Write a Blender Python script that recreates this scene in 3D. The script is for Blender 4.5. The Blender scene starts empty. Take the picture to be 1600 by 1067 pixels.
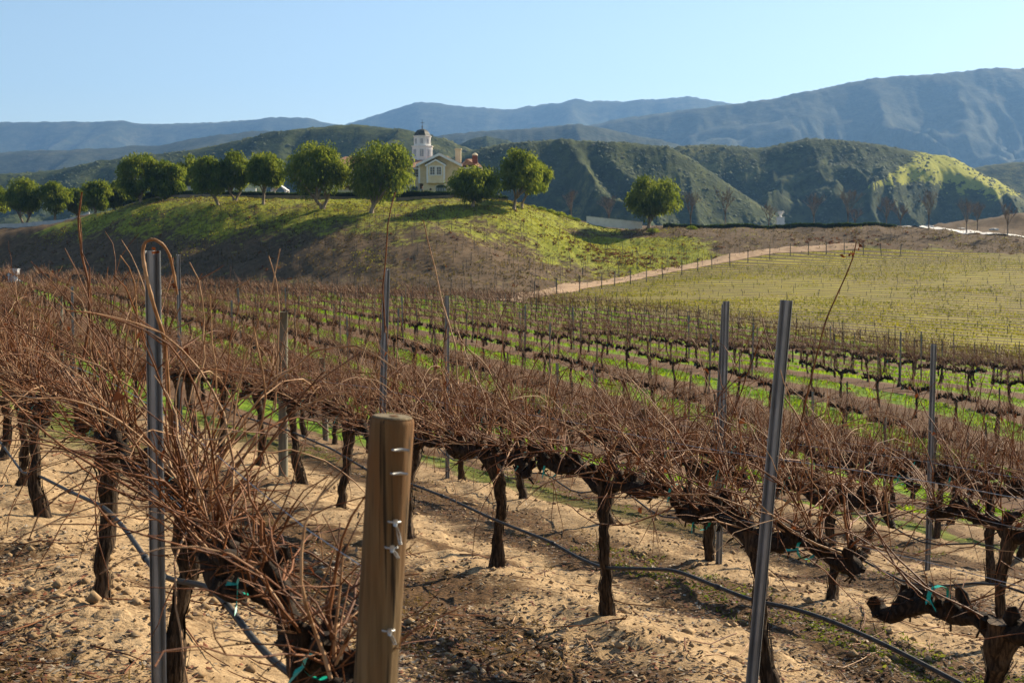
import bpy, math, random
import numpy as np
from mathutils import Vector, Matrix
rng = np.random.default_rng(7)
random.seed(7)
R = math.radians
scene = bpy.context.scene
COL = scene.collection

# ------------------------------------------------------------------ camera
F = 2222.0; PITCH = math.atan(133.5 / F)
cam_d = bpy.data.cameras.new('camera'); cam = bpy.data.objects.new('camera', cam_d); COL.objects.link(cam)
cam_d.lens = 50; cam_d.sensor_width = 36; cam_d.sensor_fit = 'HORIZONTAL'
cam_d.clip_start = 0.05; cam_d.clip_end = 60000
cam.location = (0, 0, 0); cam.rotation_euler = (math.pi / 2 - PITCH, 0, 0)
cam_d.dof.use_dof = True; cam_d.dof.focus_distance = 9.5; cam_d.dof.aperture_fstop = 9.0
scene.camera = cam
cP, sP = math.cos(PITCH), math.sin(PITCH)
def at(px, py, d):
    """point of the place seen at photograph pixel (px,py), d metres in front of the viewer"""
    u = (px - 800) / F; v = (533.5 - py) / F
    y = cP + v * sP; z = -sP + v * cP
    return np.array([u * d / y, d, z * d / y])
def xat(px, d):
    return (px - 800) / F * d
# ------------------------------------------------------------------ light
SUN_EL = R(30); SUN_AZ = R(50)            # azimuth measured from +Y towards +X
world = bpy.data.worlds.new('World'); scene.world = world; world.use_nodes = True
nt = world.node_tree; nt.nodes.clear()
sky = nt.nodes.new('ShaderNodeTexSky'); sky.sky_type = 'NISHITA'; sky.sun_disc = False
sky.sun_elevation = SUN_EL; sky.sun_rotation = SUN_AZ; sky.altitude = 400
sky.air_density = 1.0; sky.dust_density = 0.6; sky.ozone_density = 0.35
bg = nt.nodes.new('ShaderNodeBackground'); bg.inputs['Strength'].default_value = 0.060
wo = nt.nodes.new('ShaderNodeOutputWorld')
nt.links.new(sky.outputs[0], bg.inputs[0]); nt.links.new(bg.outputs[0], wo.inputs[0])
sun_d = bpy.data.lights.new('sun', 'SUN'); sun_d.energy = 5.0; sun_d.angle = R(0.53); sun_d.color = (1.0, 0.86, 0.65)
sun = bpy.data.objects.new('sun', sun_d); COL.objects.link(sun)
sv = Vector((math.sin(SUN_AZ) * math.cos(SUN_EL), math.cos(SUN_AZ) * math.cos(SUN_EL), math.sin(SUN_EL)))
sun.rotation_euler = (-sv).to_track_quat('-Z', 'Y').to_euler(); sun.location = (60, 40, 60)
vs = scene.view_settings; vs.view_transform = 'Standard'; vs.look = 'None'; vs.exposure = 1.25; vs.gamma = 1.0
vs.use_curve_mapping = False
cy = scene.cycles
cy.max_bounces = 6; cy.diffuse_bounces = 3; cy.glossy_bounces = 2; cy.transmission_bounces = 4
cy.transparent_max_bounces = 8; cy.volume_bounces = 0; cy.use_denoising = True
cy.caustics_reflective = False; cy.caustics_refractive = False
cy.sample_clamp_indirect = 6.0

# ------------------------------------------------------------------ noise
def _h(ix, iy, seed):
    n = (ix.astype(np.int64) * 374761393 + iy.astype(np.int64) * 668265263 + seed * 1442695041) & 0xffffffff
    n = ((n ^ (n >> 13)) * 1274126177) & 0xffffffff
    n = n ^ (n >> 16)
    return (n & 0xffff) / 65535.0
def vn(x, y, seed=0):
    x = np.asarray(x, float); y = np.asarray(y, float)
    ix = np.floor(x); iy = np.floor(y); fx = x - ix; fy = y - iy
    ux = fx * fx * fx * (fx * (fx * 6 - 15) + 10); uy = fy * fy * fy * (fy * (fy * 6 - 15) + 10)
    a = _h(ix, iy, seed); b = _h(ix + 1, iy, seed); c = _h(ix, iy + 1, seed); d = _h(ix + 1, iy + 1, seed)
    return (a + (b - a) * ux) * (1 - uy) + (c + (d - c) * ux) * uy
def fbm(x, y, o=4, seed=0, g=0.5, l=2.03):
    t = 0; a = 1; s = 0
    for i in range(o):
        t = t + a * vn(x, y, seed + i * 17); s += a; a *= g; x = x * l + 13.7; y = y * l - 7.1
    return t / s
def ridged(x, y, o=4, seed=0, g=0.5):
    t = 0; a = 1; s = 0
    for i in range(o):
        t = t + a * (1 - np.abs(2 * vn(x, y, seed + i * 31) - 1)); s += a; a *= g; x = x * 2.07 + 5.3; y = y * 2.07 - 9.2
    return t / s
def sm(a, b, x):
    t = np.clip((np.asarray(x, float) - a) / (b - a), 0, 1); return t * t * (3 - 2 * t)

# ------------------------------------------------------------------ mesh building
class MB:
    def __init__(s): s.v = []; s.f = []; s.n = 0
    def add(s, v, f, mi=0):
        v = np.asarray(v, float); s.v.append(v)
        f = np.asarray(f, np.int64)
        s.f.append((f + s.n, mi)); s.n += len(v); return s
    def box(s, c, size, rot=None, mi=0):
        hx, hy, hz_ = [a / 2 for a in size]
        v = np.array([[x, y, z] for z in (-hz_, hz_) for y in (-hy, hy) for x in (-hx, hx)])
        if rot is not None: v = v @ np.array(rot).T
        f = [[0, 2, 3, 1], [4, 5, 7, 6], [0, 1, 5, 4], [1, 3, 7, 5], [3, 2, 6, 7], [2, 0, 4, 6]]
        return s.add(v + np.asarray(c, float), f, mi)
    def box2(s, a, b, mi=0):
        a = np.array(a, float); b = np.array(b, float)
        return s.box((a + b) / 2, np.abs(b - a), None, mi)
    def tube(s, pts, rad, sides=6, cap=True, disp=None, mi=0):
        pts = np.asarray(pts, float); n = len(pts)
        rad = np.broadcast_to(np.asarray(rad, float), (n,))
        t = np.gradient(pts, axis=0); t /= np.linalg.norm(t, axis=1)[:, None] + 1e-9
        ref = np.array([0.0, 0, 1]) if abs(t[:, 2]).mean() < 0.75 else np.array([1.0, 0.13, 0])
        a = np.cross(t, ref); a /= np.linalg.norm(a, axis=1)[:, None] + 1e-9
        b = np.cross(t, a)
        th = np.arange(sides) * 2 * math.pi / sides
        rr = rad[:, None] * np.ones((1, sides))
        if disp is not None: rr = rr * disp
        v = pts[:, None, :] + rr[..., None] * (np.cos(th)[None, :, None] * a[:, None, :] + np.sin(th)[None, :, None] * b[:, None, :])
        v = v.reshape(-1, 3)
        i = np.arange(n - 1)[:, None] * sides; j = np.arange(sides)[None, :]; k = (j + 1) % sides
        f = np.stack([i + j, i + k, i + sides + k, i + sides + j], -1).reshape(-1, 4)
        base = s.n
        s.add(v, f, mi)
        if cap and sides > 2:
            for ring, flip in ((0, True), (n - 1, False)):
                c = pts[ring]; ci = s.n
                s.v.append(c[None]); s.n += 1
                o = base + ring * sides
                tri = [[o + q, ci, o + (q + 1) % sides] if not flip else [o + (q + 1) % sides, ci, o + q] for q in range(sides)]
                s.f.append((np.array(tri), mi))
        return s
    def prism(s, poly, y0, y1, mi=0):
        """polygon in (x,z) pushed from y0 to y1"""
        n = len(poly)
        v = [[x, y0, z] for x, z in poly] + [[x, y1, z] for x, z in poly]
        base = s.n
        s.v.append(np.array(v, float)); s.n += 2 * n
        s.f.append((np.array([[base + i, base + (i + 1) % n, base + n + (i + 1) % n, base + n + i] for i in range(n)]), mi))
        for o in (0, n):
            for i in range(1, n - 1): s.f.append((np.array([[base + o, base + o + i, base + o + i + 1]]), mi))
        return s
    def mesh(s, name, mats, smooth=False):
        me = bpy.data.meshes.new(name)
        V = np.concatenate(s.v)
        me.vertices.add(len(V)); me.vertices.foreach_set('co', V.ravel())
        loops = np.concatenate([f.ravel() for f, _ in s.f]); tot = np.concatenate([np.full(len(f), f.shape[1]) for f, _ in s.f])
        mi = np.concatenate([np.full(len(f), m) for f, m in s.f])
        st = np.concatenate([[0], np.cumsum(tot)[:-1]])
        me.loops.add(len(loops)); me.loops.foreach_set('vertex_index', loops.astype(np.int32))
        me.polygons.add(len(tot)); me.polygons.foreach_set('loop_start', st.astype(np.int32))
        me.polygons.foreach_set('material_index', mi.astype(np.int32))
        me.polygons.foreach_set('use_smooth', np.full(len(tot), bool(smooth)))
        for m in (mats if isinstance(mats, (list, tuple)) else [mats]): me.materials.append(m)
        me.update(calc_edges=True)
        return me
    def build(s, name, mats, parent=None, smooth=False, loc=None):
        return link(name, s.mesh(name, mats, smooth), parent, loc)
def link(name, me, parent=None, loc=None):
    o = bpy.data.objects.new(name, me); COL.objects.link(o)
    if parent: o.parent = parent
    if loc is not None: o.location = loc
    return o
def tag(o, label=None, cat=None, group=None, kind=None):
    if label: o['label'] = label
    if cat: o['category'] = cat
    if group: o['group'] = group
    if kind: o['kind'] = kind
    return o
def empty(name, loc, rz=0):
    o = bpy.data.objects.new(name, None); COL.objects.link(o); o.location = loc; o.rotation_euler = (0, 0, rz)
    o.empty_display_size = 0.2; return o
def ribbons(mb, p0, d1, d2, l, w, side, mi=0):
    """many two-quad ribbons: start p0, direction d1 then d2, length l, width w, side vector"""
    n = len(p0); l = l[:, None] if np.ndim(l) else l; w = w[:, None] if np.ndim(w) else w
    p1 = p0 + d1 * l * 0.5; p2 = p1 + d2 * l * 0.5
    s_ = side * w * 0.5
    v = np.stack([p0 - s_ * .6, p0 + s_ * .6, p1 + s_, p1 - s_, p2 + s_ * .35, p2 - s_ * .35], 1).reshape(-1, 3)
    i = np.arange(n)[:, None] * 6
    f = np.concatenate([i + np.array([[0, 1, 2, 3]]), i + np.array([[3, 2, 4, 5]])])
    mb.add(v, f, mi)
def unit(v): return v / (np.linalg.norm(v, axis=-1, keepdims=True) + 1e-9)

# ------------------------------------------------------------------ materials
class NT:
    def __init__(s, name):
        s.m = bpy.data.materials.new(name); s.m.use_nodes = True; s.t = s.m.node_tree; s.t.nodes.clear()
        s.out = s.n('ShaderNodeOutputMaterial')
    def n(s, ty, ins=None, **kw):
        nd = s.t.nodes.new(ty)
        for k, v in kw.items(): setattr(nd, k, v)
        for k, v in (ins or {}).items(): s.set(nd, k, v)
        return nd
    def set(s, nd, k, v):
        i = nd.inputs[k]
        if isinstance(v, bpy.types.NodeSocket): s.t.links.new(v, i)
        elif isinstance(v, bpy.types.Node): s.t.links.new(v.outputs[0], i)
        else:
            if isinstance(v, tuple) and len(v) == 3 and i.type == 'RGBA': v = v + (1,)
            i.default_value = v
    def mix(s, f, a, b, blend='MIX'):
        nd = s.n('ShaderNodeMix', data_type='RGBA', blend_type=blend)
        s.set(nd, 0, f); s.set(nd, 6, a); s.set(nd, 7, b); return nd.outputs[2]
    def math(s, op, a, b=0.0, c=0.0):
        nd = s.n('ShaderNodeMath', operation=op); s.set(nd, 0, a); s.set(nd, 1, b)
        if op in ('MULTIPLY_ADD',): s.set(nd, 2, c)
        return nd.outputs[0]
    def noise(s, vec, scale, detail=4, rough=0.55, dist=0.0):
        return s.n('ShaderNodeTexNoise', {'Vector': vec, 'Scale': scale, 'Detail': detail, 'Roughness': rough, 'Distortion': dist}).outputs[0]
    def ramp(s, f, a, b):
        nd = s.n('ShaderNodeMapRange', {'Value': f, 'From Min': a, 'From Max': b}, interpolation_type='SMOOTHSTEP'); return nd.outputs[0]
    def coords(s, which='Object'): return s.n('ShaderNodeTexCoord').outputs[which]
    def pos(s): return s.n('ShaderNodeNewGeometry').outputs['Position']
    def scale(s, vec, v): return s.n('ShaderNodeVectorMath', {0: vec, 1: v}, operation='MULTIPLY').outputs[0]
    def attr(s, name): return s.n('ShaderNodeAttribute', attribute_name=name).outputs['Fac']
    def bump(s, h, strength, dist):
        return s.n('ShaderNodeBump', {'Height': h, 'Strength': strength, 'Distance': dist}).outputs[0]
    def pbr(s, col, rough=0.8, bump=None, metal=0.0, spec=0.3):
        b = s.n('ShaderNodeBsdfPrincipled', {'Base Color': col, 'Roughness': rough, 'Metallic': metal, 'Specular IOR Level': spec})
        if bump is not None: s.set(b, 'Normal', bump)
        s.t.links.new(b.outputs[0], s.out.inputs[0]); return s.m
def plain(name, a, b, scale=6.0, rough=0.8, bump=0.3, bdist=0.01, metal=0.0, stretch=None, spec=0.3, detail=5, lo=.35, hi=.65):
    t = NT(name); c = t.coords()
    if stretch: c = t.scale(c, stretch)
    n = t.noise(c, scale, detail)
    return t.pbr(t.mix(t.ramp(n, lo, hi), a, b), rough, t.bump(n, bump, bdist) if bump else None, metal, spec)
def leafy(name, a, b, ta, tb, scale, trans=0.45, rough=0.6):
    t = NT(name); c = t.pos()
    f = t.ramp(t.noise(c, scale, 3), .35, .65)
    d = t.n('ShaderNodeBsdfDiffuse', {'Color': t.mix(f, a, b)})
    tr = t.n('ShaderNodeBsdfTranslucent', {'Color': t.mix(f, ta, tb)})
    m = t.n('ShaderNodeMixShader', {0: trans, 1: d.outputs[0], 2: tr.outputs[0]})
    t.t.links.new(m.outputs[0], t.out.inputs[0]); return t.m
M = {}
def bark(name, dark, light):
    t = NT(name); c = t.coords()
    n1 = t.noise(t.scale(c, (1, 1, .13)), 55, 5, .65)
    n2 = t.noise(c, 9, 4)
    col = t.mix(t.ramp(n1, .38, .66), dark, light)
    col = t.mix(t.math('MULTIPLY', t.ramp(n2, .45, .7), .5), col, (dark[0] * .6, dark[1] * .6, dark[2] * .6))
    h = t.math('ADD', n1, t.math('MULTIPLY', n2, .5))
    return t.pbr(col, .9, t.bump(h, .9, .012), 0, .15)
M['bark'] = bark('vine bark', (.020, .013, .008), (.11, .072, .043))
M['cordon'] = bark('cordon bark', (.013, .009, .006), (.050, .032, .020))
def cane_mat(name, a, b, c_):
    t = NT(name); c = t.coords()
    n = t.noise(c, 7, 2); n2 = t.noise(c, 60, 2)
    col = t.mix(t.ramp(n, .38, .62), a, b)
    col = t.mix(t.math('MULTIPLY', t.ramp(n2, .55, .75), .6), col, c_)
    return t.pbr(col, .6, None, 0, .18)
M['cane'] = cane_mat('cane wood', (.085, .028, .009), (.205, .078, .027), (.34, .18, .08))
M['sunlitcane'] = cane_mat('pale sunlit cane wood', (.24, .12, .052), (.42, .25, .13), (.54, .38, .23))  # lighter tan: sun highlights on the canes put into the colour
M['deadleaf'] = leafy('dead leaf', (.06, .022, .012), (.13, .045, .02), (.10, .03, .012), (.2, .06, .02), 9, .3)
M['tape'] = plain('green tape', (.0, .30, .20), (.01, .42, .30), 30, .4, 0)
M['steel'] = plain('galvanised steel', (.21, .213, .21), (.32, .322, .315), 14, .5, .15, .003, .35, (1, 1, .3))
M['rust'] = plain('dull wire', (.30, .30, .29), (.45, .45, .43), 30, .4, 0, 0, .8)
M['hose'] = plain('drip hose', (.020, .020, .020), (.045, .044, .042), 20, .55, .1, .002, 0, None, .25)
def wood_post():
    t = NT('treated post'); c = t.coords()
    n1 = t.noise(t.scale(c, (1, 1, .05)), 42, 5, .6); n2 = t.noise(t.scale(c, (1, 1, .25)), 7, 4)
    col = t.mix(t.ramp(n1, .35, .68), (.105, .066, .029), (.195, .132, .064))
    col = t.mix(t.ramp(n2, .46, .68), col, (.17, .078, .026))
    col = t.mix(t.math('MULTIPLY', t.ramp(t.noise(t.scale(c, (1, 1, .018)), 75, 3, .5), .56, .62), .9), col, (.025, .017, .009))
    return t.pbr(col, .85, t.bump(n1, .7, .008), 0, .2)
M['wood'] = wood_post()
M['oldwood'] = plain('weathered stake', (.06, .052, .042), (.14, .125, .10), 20, .9, .4, .005, 0, (1, 1, .2))

# ------------------------------------------------------------------ terrain
RX, RY = -.399, .917               # direction of the vine rows (away, to the left)
NX, NY = .917, .399                # across the rows (downhill)
P0, DP = 0.96, 2.89
def ps(x, y): return NX * x + NY * y, RX * x + RY * y
def xy(p, s): return NX * p + RX * s, NY * p + RY * s
def z_near(x, y):
    p, s = ps(x, y)
    s2 = np.where(s > 0, s, s * .2)
    return -1.45 - .150 * p - .033 * s2
CP = [ # pixel x, pixel y, distance: ground seen there
 (1600,640,45),(1200,600,50),(800,560,55),(400,520,60),(0,480,65),(1600,600,65),(1200,560,75),(800,510,90),(400,470,110),(0,440,130),
 (1600,572,85),(1300,525,105),(1050,490,125),(820,470,150),(600,451,172),(400,434,190),(200,417,210),(0,405,235),(-300,397,260),(2000,640,70),(2000,600,90),
 (1600,505,125),(1600,455,160),(1600,410,198),(1300,480,135),(1300,440,172),(1300,403,211),(1050,465,150),(1050,440,178),(1100,421,200),(900,457,168),(960,445,182),
 (1000,441,186),(1200,405,210),(1340,403,212),(1480,405,208),(1900,470,160),(1900,430,190),
 (1200,380,222),(1400,380,222),(1550,388,220),(1050,378,222),
 (940,357,236),(1050,357,235),(1200,357,234),(1330,357,234),(1450,362,231),(1600,375,224),
 (940,355,247),(1050,354,247),(1200,354,247),(1330,354,247),(1450,357,247),(1600,366,247),(1900,385,240),
 (1100,356,285),(1400,356,285),(1600,335,268),(1660,330,272),(1540,357,262),(950,356,280),
 (970,400,212),(930,385,220),(900,372,224),(990,418,200),(880,418,196),(960,420,198),
 (850,342,224),(810,327,216),(740,325,212),(670,326,211),(600,328,211),(500,327,212),(400,323,217),(300,321,222),(225,324,228),(150,340,234),(60,362,238),(0,374,240),
 (860,380,206),(830,410,190),(830,440,172),(740,360,198),(740,400,184),(740,435,168),(600,365,196),(600,400,185),(600,430,178),(450,360,204),(450,400,194),
 (300,350,214),(300,385,206),(150,372,224),(60,385,233),(850,456,163),(700,452,165),
 (225,315,236),(300,313,232),(400,312,228),(500,313,224),(600,313,223),(740,313,224),(810,316,226),(850,330,236),
 (225,318,262),(400,314,258),(600,314,256),(740,316,256),(840,335,262),(500,316,285),(740,322,285),
 (100,352,250),(0,357,250),(-300,362,262),(0,355,285),(150,345,272),(-700,420,260),(-700,520,90),(2500,560,110),(2500,450,240),
]
cpx = np.array([at(*c) for c in CP])
gx, gy = np.meshgrid(np.linspace(-16, 16, 7), np.array([8., 16, 24, 32]))
m_ = np.abs(gx) < gy * .7 + 3
near_pts = np.stack([gx[m_], gy[m_], z_near(gx[m_], gy[m_])], 1)
CPT = np.concatenate([cpx, near_pts])
MQC = 7.0
def _k(dx, dy): return np.sqrt(dx * dx + dy * dy + MQC * MQC)
_n = len(CPT)
A = np.zeros((_n + 3, _n + 3))
A[:_n, :_n] = _k(CPT[:, None, 0] - CPT[None, :, 0], CPT[:, None, 1] - CPT[None, :, 1]) - 0.6 * np.eye(_n)
A[:_n, _n] = 1; A[:_n, _n + 1] = CPT[:, 0]; A[:_n, _n + 2] = CPT[:, 1]; A[_n:, :_n] = A[:_n, _n:].T
W = np.linalg.solve(A, np.concatenate([CPT[:, 2], [0, 0, 0]]))
def z_far(x, y):
    x = np.asarray(x, float); y = np.asarray(y, float)
    z = W[_n] + W[_n + 1] * x + W[_n + 2] * y
    for i in range(_n): z = z + W[i] * _k(x - CPT[i, 0], y - CPT[i, 1])
    return z
def hz(x, y):
    x = np.atleast_1d(np.asarray(x, float)); y = np.atleast_1d(np.asarray(y, float))
    r = np.hypot(x, y)
    zn = z_near(x, y)
    w = sm(18, 34, r)
    z = zn * (1 - w)
    far = w > 0
    if far.any():
        zf = np.zeros_like(z)
        xx, yy = x[far], y[far]
        rr = r[far]; cl = np.minimum(1, 330 / rr)                     # beyond the place: level out
        zf_ = z_far(xx * cl, np.maximum(yy * cl, -60))
        zf_ = np.clip(zf_, -14, 13)
        v = sm(285, 420, rr)
        zf_ = zf_ * (1 - v) + (-16) * v
        zf[far] = zf_
        z = z + zf * w
    return z
def hz1(x, y): return float(hz(x, y)[0])
KW, DW = 5, 4.3                     # beyond the sixth row the rows stand wider apart
PW = P0 + DP * KW
def rowq(p): return np.where(p < PW, (p - P0) / DP, KW + (p - PW) / DW)
def rowp(k): return P0 + DP * k if k <= KW else PW + DW * (k - KW)
def rowdist(x, y):
    p, s = ps(x, y); q = rowq(p)
    return (q - np.round(q)) * DP, q
S_MAX = lambda p: np.interp(p, [-5, 16, 32, 45, 55, 60, 62], [215, 200, 186, 172, 156, 132, 60])
def infield(x, y):
    p, s = ps(x, y)
    return (p < 62.5) & (s < S_MAX(p))
def relief(x, y):
    """small shape of the soil: mounds along the rows, tilled clods"""
    r = np.hypot(x, y); dr, q = rowdist(x, y); p, s = ps(x, y)
    a = 1 - sm(35, 70, r)
    mound = .10 * np.exp(-(dr / .42) ** 2) * (.6 + .8 * vn(s * .7, q, 3))
    wav = (fbm(x * .8, y * .8, 3, 5) - .5) * .13
    cl = (fbm(x * 4.5, y * 4.5, 4, 9) - .5) * (.03 + .075 * sm(.4, .62, fbm(x * .9 + 4, y * .9, 2, 19)))
    lump = np.maximum(0, fbm(x * 11, y * 11, 2, 21) - .6) * .07
    return (mound + wav + cl + lump) * a * sm(.5, 2, r)

def rightslope(x, y):
    p, s = ps(x, y)
    yr = np.interp(x, EDGE_R[:, 0], EDGE_R[:, 1])
    return (~infield(x, y)) & (p >= 60) & (y < yr) & (x > EDGE_R[0, 0])
EDGE_R = np.array([at(px, 500, d)[:2] for px, d in ((820, 158), (900, 175), (1000, 193), (1100, 206), (1200, 216), (1340, 219), (1480, 217), (1600, 212), (2000, 200), (2600, 190))])
def far_relief(x, y):
    r_ = np.hypot(x, y); k = 1 - .88 * np.clip(infield(x, y) * .9 + rightslope(x, y), 0, 1)
    return sm(60, 110, r_) * (1 - sm(300, 500, r_)) * k * ((fbm(x * .12, y * .12, 4, 77) - .5) * 1.3 + (fbm(x * .75, y * .75, 3, 78) - .5) * .55)
az_f = np.arange(-30, 30.01, .11); az_c = np.concatenate([np.arange(33, 60, 3), np.arange(60, 301, 10), np.arange(303, 330, 3)])
AZ = np.radians(np.concatenate([az_f, az_c]))
def steps(a, b, k):
    n = int(math.log(b / a) / k); return a * np.exp(np.arange(n) / n * math.log(b / a))
RAD = np.concatenate([steps(.3, 2.2, .12), steps(2.2, 22, .0078), steps(22, 60, .011), steps(60, 290, .0075), steps(290, 30000, .1), [30000]])
aa, rr = np.meshgrid(AZ, RAD)
TX = (np.sin(aa) * rr).ravel(); TY = (np.cos(aa) * rr).ravel()
TZ = hz(TX, TY) + relief(TX, TY)
rt_ = rr.ravel()
TZ += far_relief(TX, TY)
nr, na = rr.shape
i = np.arange(nr - 1)[:, None] * na; j = np.arange(na)[None, :]; k = (j + 1) % na
tf = np.stack([i + j, i + k, i + na + k, i + na + j], -1).reshape(-1, 4)
mb = MB(); mb.add(np.stack([TX, TY, TZ], 1), tf)
c0 = mb.n; mb.v.append(np.array([[0, 0, hz1(0, 0)]])); mb.n += 1
mb.f.append((np.array([[q, c0, (q + 1) % na] for q in range(na)]), 0))

# zones of the ground (what grows there)
def zones(x, y):
    p, s = ps(x, y); r = np.hypot(x, y)
    fld = infield(x, y).astype(float)
    right = rightslope(x, y)
    return fld, right.astype(float), p, s, r
fld, rgt, tp, ts, tr_ = zones(TX, TY)
ROWR = (TY + .30 * TX + 4 * np.sin(TX * .03)) * .958 / 2.7
M_ground = None
def ground_mat():
    t = NT('vineyard ground'); P = t.pos()
    big = t.noise(P, .9, 5, .6); med = t.noise(P, 5, 5, .6); fine = t.noise(P, 34, 4, .65)
    sand = t.mix(t.ramp(med, .3, .7), (.285, .192, .100), (.44, .308, .170))
    sand = t.mix(t.math('MULTIPLY', t.ramp(fine, .48, .66), .6), sand, (.155, .095, .046))
    sand = t.mix(t.math('MULTIPLY', t.ramp(t.noise(P, 110, 2, .5), .60, .68), .75), sand, (.055, .033, .017))
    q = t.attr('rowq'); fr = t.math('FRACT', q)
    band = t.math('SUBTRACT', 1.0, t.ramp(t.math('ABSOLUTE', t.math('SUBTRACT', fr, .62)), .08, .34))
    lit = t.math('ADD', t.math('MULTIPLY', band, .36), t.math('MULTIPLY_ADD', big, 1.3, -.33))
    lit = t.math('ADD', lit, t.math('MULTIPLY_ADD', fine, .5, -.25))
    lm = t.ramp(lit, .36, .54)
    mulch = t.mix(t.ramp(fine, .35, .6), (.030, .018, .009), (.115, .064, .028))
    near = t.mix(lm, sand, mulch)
    # far part of the field: brown earth between bright grass strips
    earth = t.mix(t.ramp(t.noise(P, .7, 5, .7), .35, .65), (.085, .048, .026), (.145, .085, .048))
    g = t.math('ADD', t.math('ABSOLUTE', t.math('SUBTRACT', fr, .5)), t.math('MULTIPLY_ADD', t.noise(P, 1.3, 4, .6), .5, -.25))
    gm = t.math('SUBTRACT', 1.0, t.ramp(g, .15, .24))
    grass = t.mix(t.ramp(t.noise(P, 2.2, 4), .35, .65), (.080, .145, .008), (.17, .25, .014))
    fieldc = t.mix(gm, earth, grass)
    col = t.mix(t.attr('far'), near, fieldc)
    # slope with young vines: yellow green strips
    fr2 = t.math('FRACT', t.math('ADD', t.attr('rowr'), t.math('MULTIPLY_ADD', t.noise(P, .03, 2), .6, -.3)))
    n4 = t.noise(t.scale(P, (.35, 1, 1)), .8, 5, .65)
    g2 = t.math('ADD', t.math('ABSOLUTE', t.math('SUBTRACT', fr2, .5)), t.math('MULTIPLY_ADD', n4, .55, -.27))
    g2 = t.math('ADD', g2, t.math('MULTIPLY_ADD', t.noise(P, .045, 4, .6), .6, -.27))
    gm2 = t.math('SUBTRACT', 1.0, t.ramp(g2, .16, .34))
    rcol = t.mix(gm2, t.mix(t.ramp(n4, .3, .7), (.075, .056, .024), (.12, .086, .038)), t.mix(t.ramp(n4, .35, .6), (.165, .150, .012), (.29, .245, .024)))
    col = t.mix(t.attr('right'), col, rcol)
    # hill banks: dry brown with green patches
    n5 = t.noise(P, .16, 6, .68); n6 = t.noise(P, 1.1, 5, .7)
    hb = t.math('ADD', t.math('MULTIPLY_ADD', n5, 1.0, -.5), t.math('MULTIPLY_ADD', n6, .8, -.4))
    hg = t.ramp(t.math('ADD', hb, t.attr('green')), .40, .62)
    brown = t.mix(t.ramp(n6, .35, .65), (.070, .046, .024), (.125, .082, .045))
    gcol = t.mix(t.ramp(n6, .35, .65), (.125, .15, .014), (.25, .25, .028))
    col = t.mix(t.attr('bank'), col, t.mix(hg, brown, gcol))
    h = t.math('ADD', t.math('MULTIPLY', med, .6), t.math('MULTIPLY', fine, .35))
    return t.pbr(col, .95, t.bump(h, .8, .05), 0, .1)
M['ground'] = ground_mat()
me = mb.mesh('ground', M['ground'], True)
def fattr(me, name, vals, extra=0.0):
    a = me.attributes.new(name, 'FLOAT', 'POINT')
    v = np.concatenate([vals, [extra]]).astype(np.float32) if len(vals) < len(me.vertices) else vals.astype(np.float32)
    a.data.foreach_set('value', v)
fattr(me, 'rowq', rowq(tp) + 30)
fattr(me, 'rowr', ROWR)
fattr(me, 'far', sm(16, 34, tr_ + 3 * np.sin(tp)))
fattr(me, 'right', rgt)
bank = np.clip(1 - fld - rgt, 0, 1) * sm(30, 60, tr_)
fattr(me, 'bank', bank)
# how green the banks are: the top of the house hill, its right nose and the lip above the road are greenest
def hillgreen(x, y, z):
    px = 800 + x / np.maximum(y, 1) * F
    g = .30 + .0 * x
    house = 1 - sm(60, 80, x + 46 + 8)                      # x < about 18 m
    top = sm(1.0, 5.0, z)
    g = g + .28 * top * (x < 18)
    nose = sm(-2, 8, x) * (1 - sm(26, 34, x)) * sm(160, 176, y) * (y < 226)
    g = g + .38 * nose * sm(-4, 2, z + .10 * x)
    g = g - .02 * ((x > 22) & (y > 200))
    g = np.where(y > 240, .25, g)
    return g
fattr(me, 'green', hillgreen(TX, TY, TZ))
ground = link('ground', me); tag(ground, kind='structure')
GZ = lambda x, y: float((hz(x, y) + relief(np.atleast_1d(np.asarray(x, float)), np.atleast_1d(np.asarray(y, float))))[0])

# dirt track across the far slope
def ribbon_road(name, pts, width, mat, lift=.05, n=90):
    pts = np.array(pts); t_ = np.linspace(0, 1, len(pts)); tt = np.linspace(0, 1, n)
    X = np.interp(tt, t_, pts[:, 0]); Y = np.interp(tt, t_, pts[:, 1])
    for _ in range(6):
        X[1:-1] = (X[:-2] + 2 * X[1:-1] + X[2:]) / 4; Y[1:-1] = (Y[:-2] + 2 * Y[1:-1] + Y[2:]) / 4
    T = np.stack([np.gradient(X), np.gradient(Y)], 1); T /= np.linalg.norm(T, axis=1)[:, None]
    Nn = np.stack([-T[:, 1], T[:, 0]], 1)
    cols = np.linspace(-1, 1, 7); V = []
    for c in cols:
        wv = width * .5 * (1 + .25 * (vn(tt * 30, np.full(n, c * 3), 4) - .5))
        x = X + Nn[:, 0] * c * wv; y = Y + Nn[:, 1] * c * wv
        r_ = np.hypot(x, y)
        z = hz(x, y) + far_relief(x, y)
        V.append(np.stack([x, y, z + lift - (.10 if abs(c) == 1 else 0)], 1))
    V = np.stack(V, 1).reshape(-1, 3)
    i = np.arange(n - 1)[:, None] * 7; j = np.arange(6)[None, :]
    f = np.stack([i + j, i + j + 1, i + j + 8, i + j + 7], -1).reshape(-1, 4)
    return tag(MB().add(V, f).build(name, mat, smooth=True), kind='structure')
M['track'] = plain('dirt track', (.25, .155, .082), (.38, .255, .145), .8, .95, .3, .05)
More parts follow.
